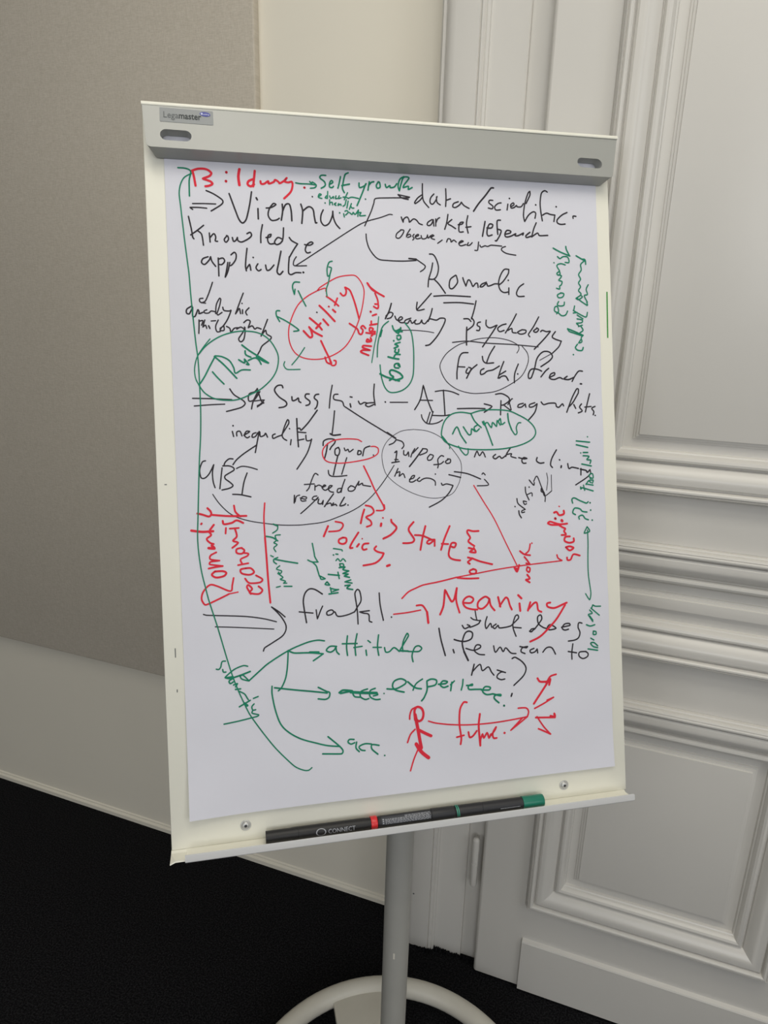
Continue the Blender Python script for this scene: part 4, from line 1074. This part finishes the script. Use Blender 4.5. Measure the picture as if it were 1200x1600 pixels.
# ------------------------------------------------------------------ markers in the tray
def marker(u0, u1, r, v, d, parts, label, spin=0.0):
    """parts: list of (name, [(u, radius factor)...], material)"""
    root = empty('marker_pen', B((u0 + u1) / 2, v, d))
    tag(root, label, 'marker', 'marker pens lying in the pen tray')
    org = Vector(root.location)

    def cyl(u, a, q):
        return B(u, v + q * math.sin(a), d + q * math.cos(a)) - org
    made = []
    for name, prof, m in parts:
        bm = bmesh.new()
        loft(bm, [[cyl(u, 2 * math.pi * k / 28, max(f, 0.02) * r) for k in range(28)] for u, f in prof])
        made.append(link(name, bm, m, root, smooth=35))
    return root, cyl, made


def on_barrel(cyl, r, a0):
    # x along the pen, y up around the barrel
    def f(x, y, e):
        return cyl(x, a0 + y / r, r + e)
    return f


def printed(name, cyl, r, a0, parent, m, fn):
    bm = bmesh.new()
    fn(bm, on_barrel(cyl, r, a0))
    me = bpy.data.meshes.new(name)
    bm.to_mesh(me)
    bm.free()
    me.materials.append(m)
    o = bpy.data.objects.new(name, me)
    C.objects.link(o)
    o.parent = parent
    return o


def strip(bm, f, x0, x1, y0, y1, e=0.0003, ny=3, nx=1):
    for i in range(nx):
        for j in range(ny):
            xa, xb = x0 + (x1 - x0) * i / nx, x0 + (x1 - x0) * (i + 1) / nx
            ya, yb = y0 + (y1 - y0) * j / ny, y0 + (y1 - y0) * (j + 1) / ny
            bm.faces.new([bm.verts.new(f(x, y, e)) for x, y in ((xa, ya), (xb, ya), (xb, yb), (xa, yb))])


def letters(bm, f, s, x, y, size, sx, e=0.0004):
    cu = bpy.data.curves.new('t', 'FONT')
    cu.body = s
    cu.size = size
    cu.resolution_u = 2
    ob = bpy.data.objects.new('t', cu)
    C.objects.link(ob)
    bpy.context.view_layer.update()
    me = bpy.data.meshes.new_from_object(ob.evaluated_get(bpy.context.evaluated_depsgraph_get()))
    b2 = bmesh.new()
    b2.from_mesh(me)
    for k in range(1, 8):     # cut across so that the letters bend round the barrel
        yy = size * 0.8 * k / 8
        bmesh.ops.bisect_plane(b2, geom=b2.verts[:] + b2.edges[:] + b2.faces[:], plane_co=(0, yy, 0), plane_no=(0, 1, 0))
    b2.verts.ensure_lookup_table()
    vm = {q: bm.verts.new(f(x + q.co.x * sx, y + q.co.y, e)) for q in b2.verts}
    for p in b2.faces:
        try:
            bm.faces.new([vm[q] for q in p.verts])
        except ValueError:
            pass
    b2.free()
    bpy.data.objects.remove(ob)
    bpy.data.curves.remove(cu)
    bpy.data.meshes.remove(me)


def pens():
    r = 0.0086
    # red marker: black cap and barrel, red plug
    root, cyl, made = marker(-0.221, -0.0605, r, 0.0072, 0.0124, [
        ('cap', [(-0.221, 0.0), (-0.221, 0.94), (-0.186, 0.95), (-0.183, 0.99), (-0.1755, 1.0), (-0.1755, 0.0)], BLACKP),
        ('barrel', [(-0.1753, 0.0), (-0.1753, 0.99), (-0.080, 0.99), (-0.074, 0.93), (-0.0705, 0.90), (-0.0705, 0.0)], BLACKP),
        ('end_plug', [(-0.0703, 0.0), (-0.0703, 1.05), (-0.0695, 1.1), (-0.0625, 1.1), (-0.0612, 1.05), (-0.0605, 0.9), (-0.0605, 0.0)], REDP)],
        'black marker pen with red end and pale lettering, left end of the pen tray')
    made[2]['label'] = 'red end plug'
    def logo(bm, f):
        cx, cy, R0, R1 = -0.1435, 0.0022, 0.0072, 0.0058
        N = 28
        for k in range(N):
            a, b = 2 * math.pi * k / N, 2 * math.pi * (k + 1) / N
            bm.faces.new([bm.verts.new(f(cx + q * math.cos(t), cy + q * 0.72 * math.sin(t), 0.0004)) for q, t in ((R0, a), (R1, a), (R1, b), (R0, b))])
        letters(bm, f, 'CONNECT', -0.1335, -0.0010, 0.0088, 0.92)
    printed('lettering', cyl, r * 0.99, math.radians(-12), made[1], PRINT, logo)
    # marker with the grey small-print label
    root, cyl, made = marker(-0.0600, 0.0575, r, 0.0072, 0.0124, [
        ('barrel', [(-0.0600, 0.0), (-0.0600, 0.86), (-0.0585, 0.97), (0.0200, 0.99), (0.0210, 0.99), (0.0212, 0.0)], BLACKQ),
        ('cap', [(0.0214, 0.0), (0.0214, 1.03), (0.0230, 1.06), (0.0555, 1.04), (0.0575, 0.96), (0.0575, 0.0)], BLACKQ)],
        'dark marker pen with grey small-print label, middle of the three in the tray')
    def label(bm, f):
        strip(bm, f, -0.055, 0.0195, -0.0055, 0.0062, 0.0002, 8, 1)
    lb = printed('label', cyl, r * 0.985, math.radians(28), made[0], LABELD, label)
    rnd = random.Random(3)
    def small(bm, f):
        for row in range(7):
            y = -0.0046 + row * 0.00145
            x = -0.0495
            if row > 4:
                x = -0.020
            while x < 0.018:
                w = rnd.uniform(0.001, 0.0048)
                strip(bm, f, x, min(x + w, 0.0185), y, y + 0.0007, 0.00035, 1)
                x += w + rnd.uniform(0.0006, 0.0014)
        for k in range(3):
            strip(bm, f, -0.0535, -0.0515, -0.0042 + k * 0.0026, -0.0025 + k * 0.0026, 0.00035, 1)
    printed('small_print', cyl, r * 0.985, math.radians(28), made[0], PRINT, small)
    # green marker: twin green rings, green plug
    root, cyl, made = marker(0.0580, 0.2005, r, 0.0072, 0.0124, [
        ('cap', [(0.0580, 0.0), (0.0580, 1.0), (0.0600, 1.03), (0.1000, 1.03), (0.1003, 1.0), (0.1003, 0.0)], BLACKQ),
        ('barrel', [(0.1005, 0.0), (0.1005, 1.0), (0.1655, 1.0), (0.1655, 0.0)], BLACKQ),
        ('end_plug', [(0.1657, 0.0), (0.1657, 1.07), (0.1985, 1.07), (0.2000, 1.0), (0.2005, 0.9), (0.2005, 0.0)], GREENP)],
        'dark marker pen with long green end, right end of the pen tray')
    made[2]['label'] = 'green end plug'
    def rings(bm, f):
        for x in (0.0592, 0.0618):
            for k in range(16):
                y0, y1 = -0.012 + k * 0.0015, -0.012 + (k + 1) * 0.0015
                s0, s1 = 0.0012 * math.sin(y0 * 60), 0.0012 * math.sin(y1 * 60)
                bm.faces.new([bm.verts.new(f(a, b, 0.0005)) for a, b in ((x - s0, y0), (x - s0 + 0.0011, y0), (x - s1 + 0.0011, y1), (x - s1, y1))])
    o = printed('colour_rings', cyl, r * 1.03, math.radians(50), made[0], GREENL, rings)
    o['label'] = 'two thin green rings'
    def tiny(bm, f):
        x = 0.128
        while x < 0.158:
            w = rnd.uniform(0.0008, 0.0022)
            strip(bm, f, x, x + w, 0.0, 0.0010, 0.0004, 1)
            x += w + 0.0006
    printed('small_print', cyl, r, math.radians(-8), made[1], PRINT, tiny)


pens()
